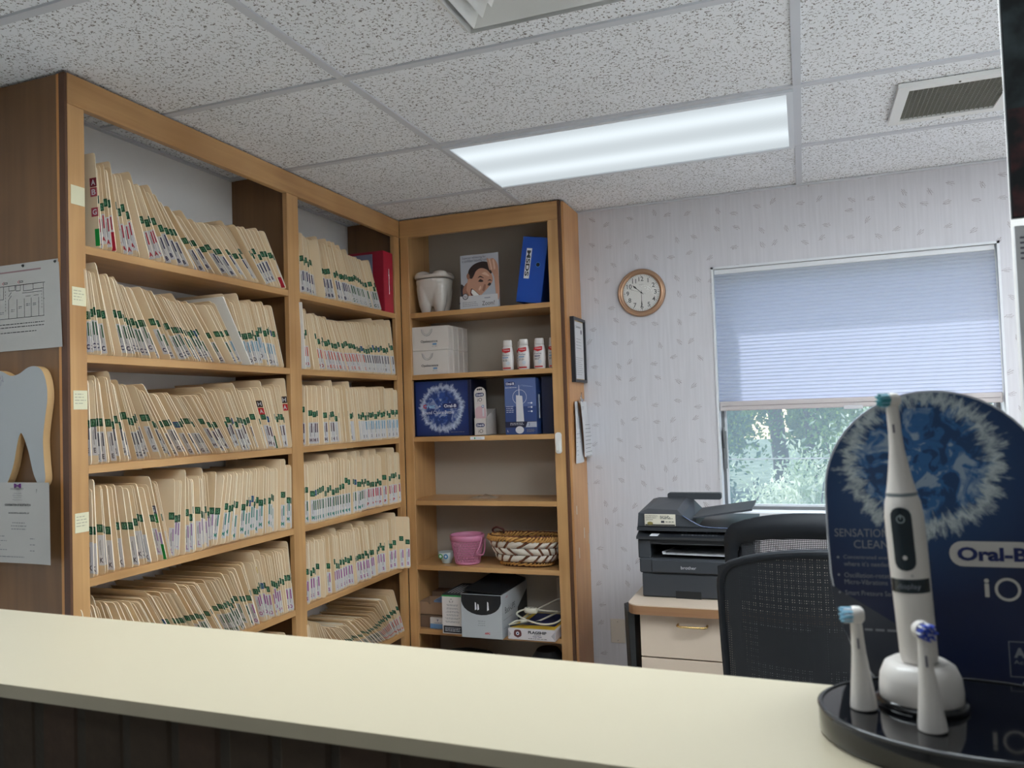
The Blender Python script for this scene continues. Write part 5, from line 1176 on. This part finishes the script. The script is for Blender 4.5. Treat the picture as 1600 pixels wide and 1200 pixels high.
MB().prism(rrect(x0+.065, x0+.275, -.368, -.342, .008), y1_-.085, y1_-.05, 1, pb).build('document_stop', t)
mb = MB().box(x0+.028, x0+.140, y0_+.0085, y0_+.0125, -.430, -.388, mat('printer sticker', (198, 192, 176), .5)); Y = y0_+.008
text(mb, 'HIGH PERFORMANCE', (x0+.032, Y, -.394), .0042, ink, align='l', w=.044); text(mb, 'BUSINESS READY', (x0+.032, Y, -.401), .0042, ink, align='l', w=.040); text(mb, 'GENUINE', (x0+.032, Y, -.408), .0042, ink, align='l', w=.026); lines(mb, (x0+.085, Y, -.392), .05, .014, 3, ink)
mb.quad((x0+.088, Y, -.419), (x0+.100, Y, -.419), (x0+.100, Y, -.411), (x0+.088, Y, -.411), ink); lines(mb, (x0+.104, Y, -.411), .03, .008, 1, ink, rag=0); mb.quad((x0+.03, Y, -.429), (x0+.138, Y, -.429), (x0+.138, Y, -.4245), (x0+.03, Y, -.4245), black); disc(mb, (x0+.048, Y-.0005, -.421), .006, mat('sticker olive', (120, 110, 60), .5), sx=1.8); mb.build('sticker', t)

# ------------------------------------------------------------------ office chairs
def mesh_mat(name, pitch, r_open, col):
    m, N, L, b = new_mat(name); b.inputs['Base Color'].default_value = s2l(col)+(1,); b.inputs['Roughness'].default_value = .6
    tc = N.new('ShaderNodeTexCoord'); s = N.new('ShaderNodeSeparateXYZ'); L.new(tc.outputs['Object'], s.inputs[0])
    def M(op, a, b_=None):
        q = N.new('ShaderNodeMath'); q.operation = op
        for i, x in enumerate((a, b_)):
            if x is None: continue
            if isinstance(x, (int, float)): q.inputs[i].default_value = x
            else: L.new(x, q.inputs[i])
        return q.outputs[0]
    a = M('ABSOLUTE', M('SINE', M('MULTIPLY', s.outputs[0], PI/pitch))); c = M('ABSOLUTE', M('SINE', M('MULTIPLY', s.outputs[2], PI/(pitch*1.1))))
    o = M('GREATER_THAN', M('MULTIPLY', a, c), r_open); al_ = M('SUBTRACT', 1, o); L.new(al_, b.inputs['Alpha']); return m
mm1 = mesh_mat('open chair mesh', .0046, .50, (26, 28, 34)); mm2 = mesh_mat('dense chair mesh', .0046, .94, (22, 25, 30))
ck = mat('chair black plastic', (22, 25, 30), .6, spec=.3); cf = mat('chair seat fabric', (26, 27, 30), .9)
def chair(x, y, top, yaw, mm, solid, label):
    """origin on the floor; sitter faces +y; back panel on the -y side"""
    t = thing('office_chair', (x, y, ZF), label, 'chair', rot=(0, 0, yaw)); H = top+ZC
    zb_ = H-.60; hw = .255
    def back_pt(u, v, off=0):
        wv_ = hw*(1-.10*(1-v)**2*1.2-.02*v); xx = wv_*u
        zz = zb_+(H-zb_)*v - .05*(abs(u)**2.4)*(v**4)
        yy = .075*u*u + .05*(v-.35)**2*0 - .05*v + off-.20
        return (xx, yy, zz)
    outl = []
    n = 14
    for k in range(n+1): outl.append((-1, k/n*.90))
    for k in range(1, 6): a = PI/2*k/6; outl.append((-1+.14*(1-math.cos(a)), .90+.10*math.sin(a)))
    for k in range(1, 16): outl.append((-.86+1.72*k/16, 1))
    for k in range(1, 6): a = PI/2*(1-k/6); outl.append((1-.14*(1-math.cos(a)), .90+.10*math.sin(a)))
    for k in range(n+1): outl.append((1, .90-.90*k/n))
    for k in range(1, 12): outl.append((1-2*k/12, 0))
    # frame as a rounded flat band
    K = len(outl); fo = []; fi = []
    for u, v in outl:
        fo.append((u, v)); fw = .15 if not solid else .06
        fi.append((u*(1-fw), .5+(v-.5)*(1-(.23 if not solid else .05)) - (0.0)))
    vs = [back_pt(u, v, -.012) for u, v in fo]+[back_pt(u, v, -.016) for u, v in fi]+[back_pt(u, v, .010) for u, v in fo]+[back_pt(u, v, .012) for u, v in fi]
    fs = []
    for i in range(K):
        j = (i+1) % K; fs += [(i, j, j+K, i+K), (i+2*K, i+3*K, j+3*K, j+2*K), (i, i+2*K, j+2*K, j), (i+K, j+K, j+3*K, i+3*K)]
    MB().add(vs, fs, ck, True).build('back_frame', t, local=True)
    g = 20; e_ = .985 if solid else .93; vs = [back_pt((-1+2*i/g)*e_, (.01 if solid else .06)+(.985 if solid else .90)*j/g, -.002 if not solid else -.0135) for j in range(g+1) for i in range(g+1)]
    MB().add(vs, [(j*(g+1)+i, j*(g+1)+i+1, (j+1)*(g+1)+i+1, (j+1)*(g+1)+i) for j in range(g) for i in range(g)], mm, True).build('back_mesh', t, local=True)
    # lumbar support behind the mesh, spine bar
    mb = MB(); vs = [(-.17+.34*i/10, -.205+.06*((i-5)/5)**2+o, zb_+.16+.10*j) for o in (0, .012) for j in (0, 1) for i in range(11)]
    q = lambda o, j, i: o*22+j*11+i
    mb.add(vs, [(q(0,0,i), q(0,0,i+1), q(0,1,i+1), q(0,1,i)) for i in range(10)]+[(q(1,0,i), q(1,1,i), q(1,1,i+1), q(1,0,i+1)) for i in range(10)]+[(q(0,1,i), q(0,1,i+1), q(1,1,i+1), q(1,1,i)) for i in range(10)]+[(q(0,0,i), q(1,0,i), q(1,0,i+1), q(0,0,i+1)) for i in range(10)], ck, True); mb.build('lumbar_support', t, local=True)
    MB().tube([(0, -.02, .40), (0, -.20, .42), (0, -.265, .52), (0, -.270, zb_+.30)], [.028, .028, .026, .020], ck, 10).build('back_bar', t, local=True)
    s_ = MB(); s_.loft([[(a, b+.02, z) for a, b in rrect(-.25+d, .25-d, -.20+d, .215-d, .09)] for d, z in ((.02, .425), (0, .44), (0, .475), (.015, .492), (.05, .50))], cf); s_.build('seat', t, local=True)
    MB().tube([(0, .02, .11), (0, .02, .42)], .026, metal, 12).build('gas_column', t, local=True)
    for k in range(5):
        a = 2*PI*k/5+.3; c_, s2 = math.cos(a), math.sin(a)
        MB().tube([(0, .02, .12), (.16*c_, .02+.16*s2, .105), (.26*c_, .02+.26*s2, .075)], [.03, .022, .016], ck, 8).build('base_leg', t, local=True)
        cm = MB()
        for o_ in (-.012, .012):
            cx2, cy2 = .26*c_-s2*o_, .02+.26*s2+c_*o_
            cm.loft([[(cx2-s2*w_+c_*.028*math.cos(b), cy2+c_*w_+s2*.028*math.cos(b), .029+.028*math.sin(b)) for b in [2*PI*i/14 for i in range(14)]] for w_ in (-.008, .008)], ck)
        cm.build('caster', t, local=True)
    return t
chair(.012, 2.56, -.303, .0, mm1, False, 'farther black mesh office chair facing the window desk, its open mesh back glinting')
chair(.046, 1.98, -.300, .03, mm2, True, 'nearer black office chair with a dense mesh back just beyond the counter')

# ------------------------------------------------------------------ counter and brick front
ct = mat('cream solid surface', (178, 168, 145), .34, var=.015, vs=5); CZ = -.27
def yb_c(x): return .816-.028*(x-.03)
def yf_c(x): return .593-.012*(x+.178)
t = thing('reception_counter', (-.4, .7, CZ-.014), 'long cream reception counter top running across the foreground', 'counter')
xa, xb = XL+.002, 1.6; pts = [(xa, yf_c(xa)), (xb, yf_c(xb)), (xb, yb_c(xb)), (xa, yb_c(xa))]
o = MB().prism(pts, CZ-.014, CZ, 2, ct).build('countertop', t); bv = o.modifiers.new('b', 'BEVEL'); bv.width = .004; bv.segments = 3
kw = MB(); mort = mat('dark mortar', (58, 52, 44), .95, bump=.6, vs=200)
kw.prism([(xa, yf_c(xa)+.045), (xb, yf_c(xb)+.045), (xb, yb_c(xb)-.03), (xa, yb_c(xa)-.03)], ZF, CZ-.014, 2, mort)
wk = kw.build('wall_counter', kind='structure')
bmats = [mat('brown brick %s' % n_, c_, .9, var=.3, vs=60, bump=.8) for n_, c_ in (('umber', (60, 48, 36)), ('rust', (66, 50, 38)), ('dun', (74, 58, 42)), ('dark', (56, 44, 34)))]
rb_ = random.Random(9); shp = []
for m in bmats:
    for v in range(2):
        g = MB().box(-.0285, .0285, -.012, .012, -.098, .098, m, .004+.0015*v); shp.append(g.mesh('brick'))
zc = CZ-.014-.100; row = 0
while zc > ZF+.1:
    x = -1.75+(.033 if row % 2 else 0)
    while x < .9:
        o = D.objects.new('brick', rb_.choice(shp)); COL.objects.link(o); o.parent = wk; po = ORG[wk.name]
        o.location = (x-po[0], yf_c(x)+.041+.0125+rb_.uniform(-.0015, .0015)-po[1], zc-po[2]); o.rotation_euler = (0, rb_.uniform(-.01, .01), math.atan(-.012)); x += .0645
    zc -= .207; row += 1

# ------------------------------------------------------------------ toothbrush display on the counter
TX, TY = .118, .708
bp_ = mat('glossy black acrylic', (9, 10, 13), .08, coat=.6); bw2 = mat('brush white plastic', (212, 206, 200), .3)
t = thing('display_stand', (TX, TY, CZ), 'glossy black oval display stand on the right end of the counter', 'display stand')
def ov(s_, z): return [(TX+.118*s_*math.cos(2*PI*i/64), TY+.088*s_*math.sin(2*PI*i/64), z) for i in range(64)]
MB().loft([ov(.985, CZ+.0005), ov(1, CZ+.003), ov(1, CZ+.019), ov(.985, CZ+.022)], bp_).build('tray', t)
MB().loft([ov(1.0, CZ+.0205), ov(1.006, CZ+.022), ov(.985, CZ+.0235), ov(.97, CZ+.0228)], mat('bevelled black rim', (60, 60, 62), .12), caps=False).build('rim', t)
bz = CZ+.0225
# round card
yawc = math.radians(2)
cc = thing('display_card', (.1135, .842, CZ+.0005), 'tall round-topped blue advertising card with a splash ring behind the toothbrush', 'advertising card', rot=(math.radians(-2), 0, yawc))
def cardshape(k=1.0, n=14):
    W_ = .098; H_ = .278; p = []
    for i in range(n*2+1): a = PI*i/(n*2); p.append((W_*math.cos(a), H_-W_*1.0+W_*math.sin(a)*1.0))
    p += [(-W_, .14), (-W_*.985, .10), (-W_*.93, .06), (-W_*.80, .025), (-W_*.62, .0)]
    p += [(W_*.62, .0), (W_*.80, .025), (W_*.93, .06), (W_*.985, .10), (W_, .14)]
    return [(x*k, .142+(z-.142)*k) for x, z in p]
cs = cardshape(); mb = MB().prism(cs, -.001, .006, 1, mat('clear acrylic edge', (190, 194, 204), .15)); mb.build('acrylic_plate', cc, local=True)
cb = burst('splash ring print', -.011, .209, .070, (14, 28, 66), (44, 96, 150), (200, 210, 210), width=.15, nz=9)
q = cardshape(.985); mb = MB().add([(x, -.0016, z) for x, z in q], [tuple(range(len(q)))], cb); mb.build('front_print', cc, local=True)
mb = MB(); Y = -.0024; bm = mat('card dark grey wedge', (58, 62, 74), .35); mb.add([(-.0965, Y+.0004, .090), (-.0945, Y+.0004, .075), (-.090, Y+.0004, .056), (-.077, Y+.0004, .024), (-.060, Y+.0004, .003), (.0, Y+.0004, .003), (-.01, Y+.0004, .036)], [(0, 1, 2, 3, 4, 5, 6)], bm)
tw = mat('card lettering grey', (128, 132, 142), .5); lt_ = mat('card pill white', (196, 192, 188), .45)
text(mb, 'SENSATIONAL', (-.091, Y, .141), .0078, tw, align='l', w=.060); text(mb, 'CLEAN', (-.074, Y, .130), .0078, tw, align='l', w=.031)
for k, (s_, z_) in enumerate((('Concentrated energy', .117), ('where it\'s needed', .111), ('Oscillation-rotation with', .100), ('Micro-Vibrations', .0935), ('Smart Pressure Sensor', .083))):
    text(mb, s_, (-.084, Y, z_), .0046, tw, align='l', w=.0024*len(s_))
    if k in (0, 2, 4): disc(mb, (-.089, Y, z_), .0012, tw, n=8)
lines(mb, (-.075, Y, .050), .055, .0035, 1, tw, rag=0)
pill(mb, (.0445, Y, .123), .071, .0235, lt_); text(mb, 'Oral-B', (.0445, Y-.0006, .123), .0130, mat('card navy lettering', (24, 36, 92), .4), w=.058, bold=.04)
text(mb, 'i', (.0385, Y, .092), .017, lt_, bold=.03); disc(mb, (.0555, Y, .091), .0107, lt_, r0=.0082, n=28)
for a_ in ((.053, .088, .0435, .0442), (.053, .088, .012, .0127), (.053, .0537, .012, .044), (.0873, .088, .012, .044)): mb.quad((a_[0], Y, a_[2]), (a_[1], Y, a_[2]), (a_[1], Y, a_[3]), (a_[0], Y, a_[3]), tw)
text(mb, 'ADA', (.070, Y, .034), .009, tw, w=.026, bold=.05); text(mb, 'Accepted', (.070, Y, .025), .0045, tw, w=.027)
mb.build('printing', cc, local=True)
MB().box(.030, .16, TY+.1095-.842, TY+.128-.842-.01, 0, .02, bp_).build('foot', cc, local=True) if 0 else None
# charger and brush
hx, hy = .0790, .722
t = thing('brush_charger', (hx, hy, bz), 'white round charging dock on the black stand holding the toothbrush', 'charger')
MB().lathe([(.0285, 0), (.0310, .002), (.0312, .012), (.0302, .022), (.0265, .031), (.021, .0345), (.0165, .033), (.0, .033)], (hx, hy, bz+.0005), bw2, 40, caps=True).build('dock', t)
MB().lathe([(.0315, 0), (.0345, 0), (.0345, .004), (.032, .006)], (hx, hy, bz), bp_, 40).build('dock_ring', t)
lean = math.radians(-2.4)
t = thing('electric_toothbrush', (hx, hy, bz+.0350), 'white electric toothbrush standing upright in its charger before the blue card', 'toothbrush', rot=(0, lean-.01, 0))
MB().lathe([(.0135, 0), (.0142, .004), (.0146, .05), (.0150, .09), (.0148, .118), (.0135, .129), (.0118, .134)], (0, 0, 0), bw2, 36, caps=True).build('handle', t, local=True)
MB().lathe([(.0120, .134), (.0120, .1365)], (0, 0, 0), mat('grey seal ring', (120, 128, 134), .4), 36).build('seal_ring', t, local=True)
MB().lathe([(.0117, .1368), (.0108, .140), (.0082, .155), (.0058, .172), (.0050, .186), (.0048, .208)], (0, 0, 0), bw2, 28, caps=True).build('brush_neck', t, local=True)
def cyl_patch(z0, z1, a0, a1, r_, m, rad=0, n=16):
    mb = MB(); vs = []; rows = 14
    for j in range(rows+1):
        z_ = z0+(z1-z0)*(.5-.5*math.cos(PI*j/rows)); e = min(z_-z0, z1-z_); sh = 1.0
        if rad: hw = r_*(a1-a0)/2; k_ = max(0, rad-e); sh = (hw-rad+math.sqrt(max(0, rad*rad-k_*k_)))/hw
        for i in range(n+1):
            a = (a0+a1)/2+((a1-a0)/2)*(-1+2*i/n)*sh; vs.append((r_*math.sin(a), -r_*math.cos(a), z_))
    mb.add(vs, [(j*(n+1)+i, j*(n+1)+i+1, (j+1)*(n+1)+i+1, (j+1)*(n+1)+i) for j in range(rows) for i in range(n)], m, True); return mb
cyl_patch(.075, .126, -.80, .26, .0156, mat('teal black screen', (16, 32, 40), .15), rad=.0075).build('screen', t, local=True)
mb = MB(); ya = -.27
def onc(a, z_, r_=.0159): return Vector((r_*math.sin(a), -r_*math.cos(a), z_))
Xd = (math.cos(ya), math.sin(ya), 0)
disc(mb, onc(ya, .1165), .0032, mat('screen icon', (150, 160, 162), .4), X=Xd, r0=.0025, n=18); mb.add([onc(ya, .1165)+Vector(Xd)*a+Vector((0, 0, b)) for a, b in ((-.0004, 0), (.0004, 0), (.0004, .004), (-.0004, .004))], [(0, 1, 2, 3)], MC['screen icon']); disc(mb, onc(ya+.02, .0855), .0018, lt_, X=Xd, n=12); mb.build('buttons', t, local=True)
cyl_patch(.057, .068, -1.3, .95, .0154, mat('teal black screen', (16, 32, 40), .15)).build('display_band', t, local=True)
mb = MB(); text(mb, 'display', onc(-.2, .0622, .0159), .0055, tw, X=(math.cos(-.2), math.sin(-.2), 0), w=.017); mb.build('band_text', t, local=True)
mb = MB(); text(mb, 'Oral-B', onc(0, .034, .0149), .0028, mat('faint emboss', (176, 172, 170), .4), w=.009); text(mb, 'iO', onc(0, .027, .0149), .003, MC['faint emboss']); disc(mb, onc(0, .071, .0152), .0013, MC['faint emboss'], n=10); mb.build('embossed_mark', t, local=True)
cyl_patch(.186, .193, -.35, -.05, .0053, gray_t, n=4).build('neck_slot', t, local=True)
teal_b = mat('teal bristles', (58, 140, 150), .5); blue_b = mat('pale blue bristles', (140, 190, 214), .5)
def head(t, z_, ang, m1, m2, r_=.0068):
    d_ = Vector((math.sin(ang), -math.cos(ang), .05)).normalized(); c_ = Vector((0, 0, z_)); sx1 = d_.orthogonal().normalized(); sy1 = d_.cross(sx1)
    rs = [[tuple(c_+d_*o+(sx1*math.cos(2*PI*i/20)+sy1*math.sin(2*PI*i/20))*q) for i in range(20)] for q, o in ((r_*.7, -.006), (r_*.95, -.004), (r_, 0), (r_*.96, .003))]
    MB().loft(rs, bw2).build('brush_head', t, local=True)
    mb = MB(); rr = random.Random(5)
    for k in range(40):
        a = 2.4*k; q = r_*.85*math.sqrt((k+.5)/40); b0 = c_+d_*.003+(sx1*math.cos(a)+sy1*math.sin(a))*q; e_ = b0+d_*(.0062+.0012*(k % 3))
        mb.tube([b0, e_], .00075, m1 if k % 3 else m2, 5)
    mb.build('bristles', t, local=True, kind='stuff')
head(t, .213, -1.15, teal_b, blue_b, .0062)
def loose_head(x, y, ang, label, m1, m2, tilt, s_=1):
    t = thing('brush_refill', (x, y, bz+.0008), label, 'toothbrush head', rot=tilt)
    MB().lathe([(.0102*s_, 0), (.0100*s_, .004), (.0078*s_, .022), (.0056*s_, .042), (.0047*s_, .058), (.0044*s_, .069)], (0, 0, 0), bw2, 28, caps=True).build('neck', t, local=True)
    head(t, .0735, ang, m1, m2, .0072)
    mb = MB().box(-.0007, .0007, -.0066, -.0046, .048, .056, gray_t); mb.build('slot', t, local=True)
loose_head(.0345, .700, -1.35, 'spare brush head with pale bristles pointing left at the left of the stand', mat('pale blue bristles', (140, 190, 214), .5), labelw, (0, math.radians(-2.5), 0))
loose_head(.0795, .667, .35, 'spare brush head with blue centre facing forward at the front of the stand', mat('royal blue bristles', (38, 66, 170), .5), labelw, (math.radians(2), math.radians(-3), 0))
# clear card holder at the right edge
t = thing('clear_holder', (.175, .665, bz), 'clear plastic leaflet holder at the right end of the black stand', 'holder')
ca = D.materials.new('clear acrylic'); ca.use_nodes = True; cb_ = ca.node_tree.nodes['Principled BSDF']; cb_.inputs['Alpha'].default_value = .12; cb_.inputs['Roughness'].default_value = .05
mb = MB(); x_, y_ = .146, .662
mb.box(x_, x_+.07, y_, y_+.0015, bz, bz+.020, ca); mb.box(x_, x_+.0015, y_+.0015, y_+.03, bz, bz+.020, ca); mb.box(x_, x_+.07, y_+.03, y_+.0315, bz, bz+.024, ca); mb.build('pocket', t)
MB().tube([(x_, y_, bz+.001), (x_, y_, bz+.020), (x_+.07, y_, bz+.020)], .0007, mat('bright acrylic edge', (170, 174, 178), .2), 5).build('bright_edge', t)

# ------------------------------------------------------------------ partition and calendar at the right of the opening
px_ = .262
MB().box(px_, 3.2, 1.06, 1.18, ZF, CE-.002, plainwall).build('wall_partition', kind='structure')
t = thing('wall_calendar', (.4, 1.04, -.25), 'large wall calendar with a dark landscape picture hanging right of the opening', 'calendar')
MB().box(.2345, .60, 1.046, 1.052, .205, .66, mat('calendar picture card', (22, 26, 30), .4)).build('picture_page', t)
pm, N, L, b = new_mat('dark hillside photograph'); tc = N.new('ShaderNodeTexCoord'); n_ = N.new('ShaderNodeTexNoise'); n_.inputs['Scale'].default_value = 26; n_.inputs['Detail'].default_value = 6; L.new(tc.outputs['Object'], n_.inputs['Vector'])
s_ = N.new('ShaderNodeSeparateXYZ'); L.new(tc.outputs['Object'], s_.inputs[0]); cr = N.new('ShaderNodeValToRGB'); cr.color_ramp.elements[0].color = s2l((20, 24, 26))+(1,); cr.color_ramp.elements[0].position = .42; cr.color_ramp.elements[1].color = s2l((110, 56, 58))+(1,); cr.color_ramp.elements[1].position = .72
c2 = N.new('ShaderNodeValToRGB'); c2.color_ramp.elements[0].color = s2l((18, 24, 26))+(1,); c2.color_ramp.elements[0].position = .38; c2.color_ramp.elements[1].color = s2l((70, 82, 86))+(1,); c2.color_ramp.elements[1].position = .75
L.new(n_.outputs[0], cr.inputs[0]); L.new(n_.outputs[0], c2.inputs[0]); gt = N.new('ShaderNodeMath'); gt.operation = 'GREATER_THAN'; gt.inputs[1].default_value = -.1; L.new(s_.outputs[2], gt.inputs[0]); mx_ = N.new('ShaderNodeMixRGB'); L.new(gt.outputs[0], mx_.inputs[0]); L.new(cr.outputs[0], mx_.inputs[1]); L.new(c2.outputs[0], mx_.inputs[2]); L.new(mx_.outputs[0], b.inputs['Base Color'])
MB().box(.236, .599, 1.0452, 1.0458, .207, .658, pm).build('picture', t)
MB().box(.2360, .60, 1.046, 1.052, -.28, .196, mat('calendar paper', (206, 206, 208), .6)).build('date_page', t)
mb = MB(); Y = 1.0454; text(mb, '2024', (.2445, Y, .172), .018, ink, X=(0, 0, 1), Y=(-1, 0, 0), w=.028) if 0 else lines(mb, (.2405, Y, .185), .02, .03, 5, gray_t)
for z_, s_ in ((.09, '3'), (.035, '10'), (-.02, '17'), (-.075, '24')): text(mb, s_, (.248, Y, z_), .014, gray_t)
mb.build('dates', t)
mb = MB()
for k in range(18): mb.tube([(.25+.02*k, 1.049+.006*math.cos(a), .2005+.007*math.sin(a)) for a in [2*PI*i/10 for i in range(10)]], .0009, metal, 4, closed=True)
mb.build('spiral_binding', t, kind='stuff')

# ------------------------------------------------------------------ outdoors
MB().box(-2.0, 4.0, YB+.16, YB+.50, .93, 1.10, plainwall).build('roof_eave', kind='structure')
def grass_mat():
    m, N, L, b = new_mat('sunlit lawn and leaf litter'); tc = N.new('ShaderNodeTexCoord'); n = N.new('ShaderNodeTexNoise'); n.inputs['Scale'].default_value = 2.2; n.inputs['Detail'].default_value = 8; L.new(tc.outputs['Object'], n.inputs['Vector'])
    cr = N.new('ShaderNodeValToRGB'); cr.color_ramp.elements[0].position = .35; cr.color_ramp.elements[1].position = .65; cr.color_ramp.elements[0].color = s2l((74, 96, 70))+(1,); cr.color_ramp.elements[1].color = s2l((140, 152, 124))+(1,)
    L.new(n.outputs[0], cr.inputs[0]); L.new(cr.outputs[0], b.inputs['Base Color']); b.inputs['Roughness'].default_value = 1; return m
MB().box(-30, 30, YB+.17, 60, -2.6, -2.5, grass_mat()).build('ground_lawn', kind='structure')
def leaf_mat(name, c1, c2, tr):
    m, N, L, b = new_mat(name); N.remove(b); a = N.new('ShaderNodeBsdfDiffuse'); t_ = N.new('ShaderNodeBsdfTranslucent'); mx = N.new('ShaderNodeMixShader'); mx.inputs[0].default_value = tr
    g = N.new('ShaderNodeTexCoord'); n = N.new('ShaderNodeTexNoise'); n.inputs['Scale'].default_value = 3; n.inputs['Detail'].default_value = 3; L.new(g.outputs['Object'], n.inputs['Vector'])
    cr = N.new('ShaderNodeValToRGB'); cr.color_ramp.elements[0].position = .38; cr.color_ramp.elements[1].position = .62; cr.color_ramp.elements[0].color = s2l(c1)+(1,); cr.color_ramp.elements[1].color = s2l(c2)+(1,); L.new(n.outputs[0], cr.inputs[0])
    L.new(cr.outputs[0], a.inputs[0]); L.new(cr.outputs[0], t_.inputs[0]); L.new(a.outputs[0], mx.inputs[1]); L.new(t_.outputs[0], mx.inputs[2]); L.new(mx.outputs[0], N['Material Output'].inputs[0]); return m
lm1 = leaf_mat('spring green leaves', (70, 118, 66), (150, 184, 96), .5); lm2 = leaf_mat('blue green leaves', (52, 92, 78), (104, 148, 110), .45); lm3 = leaf_mat('cream blossom and leaves', (168, 188, 150), (238, 242, 218), .45)
bark = mat('grey brown bark', (84, 76, 70), .9, bump=.6, vs=40)
def leaves(cx, cy, cz, rx, ry, rz, n, size, m, rd, clumps=14, elong=1.6):
    mb = MB(); cl = []
    for _ in range(clumps):
        while True:
            p = Vector((rd.uniform(-1, 1), rd.uniform(-1, 1), rd.uniform(-1, 1)))
            if p.length < 1: break
        cl.append((p, rd.uniform(.22, .45)))
    vs = []; fs = []
    for i in range(n):
        c_, q = rd.choice(cl); p = c_+Vector((rd.gauss(0, 1), rd.gauss(0, 1), rd.gauss(0, 1)))*q*.5
        w = Vector((cx+p.x*rx, cy+p.y*ry, cz+p.z*rz)); a = Vector((rd.gauss(0, 1), rd.gauss(0, 1), rd.gauss(0, 1))).normalized(); b = a.orthogonal().normalized(); s_ = size*rd.uniform(.6, 1.3); k = len(vs)
        vs += [w-a*s_*elong*.5, w+b*s_*.5, w+a*s_*elong*.5, w-b*s_*.5]; fs.append((k, k+1, k+2, k+3))
    return mb.add(vs, fs, m)
def tree(x, y, base, h, rx, rz, m, label, seed, n=15000, size=.05, trunk=.12):
    rd = random.Random(seed); t = thing('tree', (x, y, base), label, 'tree', 'trees beyond the window')
    tp_ = [(x+rd.uniform(-.1, .1)*k, y, base+h*k/5) for k in range(6)]; mb = MB().tube(tp_, [trunk*(1-.13*k) for k in range(6)], bark, 8)
    for k in range(9):
        z0_ = base+h*rd.uniform(.25, .85); a = rd.uniform(0, 2*PI); l = rx*rd.uniform(.5, .9); mb.tube([(x, y, z0_), (x+l*.5*math.cos(a), y+l*.5*math.sin(a), z0_+.25*l), (x+l*math.cos(a), y+l*math.sin(a), z0_+.7*l)], [trunk*.4, trunk*.25, trunk*.08], bark, 5)
    mb.build('trunk', t); leaves(x, y, base+h*.62, rx, rx, rz, n, size, m, rd, 22).build('foliage', t, kind='stuff')
G0 = -2.5
tree(-1.9, 12.0, G0, 6.5, 1.15, 3.2, lm2, 'blue-green tree at the left of the view through the window', 21)
tree(-.35, 14.6, G0, 7.5, 1.3, 3.6, lm1, 'spring green tree with a straight dark trunk in the middle of the window view', 22, trunk=.16)
tree(1.0, 12.2, G0, 6.0, 1.1, 3.0, lm1, 'yellow-green tree right of the middle trunk outside', 23)
tree(3.2, 14.5, G0, 7.0, 1.4, 3.4, lm2, 'tree seen past the right edge of the advertising card', 24)
for k, x in enumerate((-6.2, -3.0, .2, 3.4, 6.6)): tree(x, 21+k % 2*3.4, G0, 9, 1.8, 4.2, lm2 if k % 2 else lm1, 'distant tree in the wood behind, %s' % ('far left', 'left of the trunk', 'behind the middle', 'right of the middle', 'far right')[k], 30+k, n=13000, size=.17, trunk=.2)
for k, (x, y, s_) in enumerate(((-1.6, 10.8, 1.0), (.4, 11.5, 1.1), (2.4, 11.0, 1.0))):
    rd = random.Random(60+k); leaves(x, y, G0+.75, 1.7*s_, .9, .8*s_, 9000, .05, lm2, rd, 18).build('undergrowth_bush', label='low dark green bush at the edge of the wood, %s' % ('left', 'middle', 'right')[k], cat='bush', group='bushes at the wood edge')
def shrub(x, y, r_, h, label, seed, n):
    rd = random.Random(seed); t = thing('blossom_shrub', (x, y, G0), label, 'shrub', 'pale shrubs outside')
    mb = MB()
    for k in range(12):
        a = rd.uniform(0, 2*PI); mb.tube([(x, y, G0), (x+.3*r_*math.cos(a), y+.3*r_*math.sin(a), G0+h*.5), (x+.9*r_*math.cos(a), y+.9*r_*math.sin(a), G0+h*rd.uniform(.8, 1))], [.02, .014, .005], bark, 5)
    mb.build('stems', t); leaves(x, y, G0+h*.62, r_, r_, h*.42, n, .021, lm3, rd, 60, 2.8).build('foliage', t, kind='stuff')
shrub(-.10, 6.3, .52, 1.95, 'pale blossoming shrub close outside the window, left one', 71, 17000)
shrub(.60, 6.9, .62, 2.20, 'pale blossoming shrub close outside the window, right one', 72, 17000)
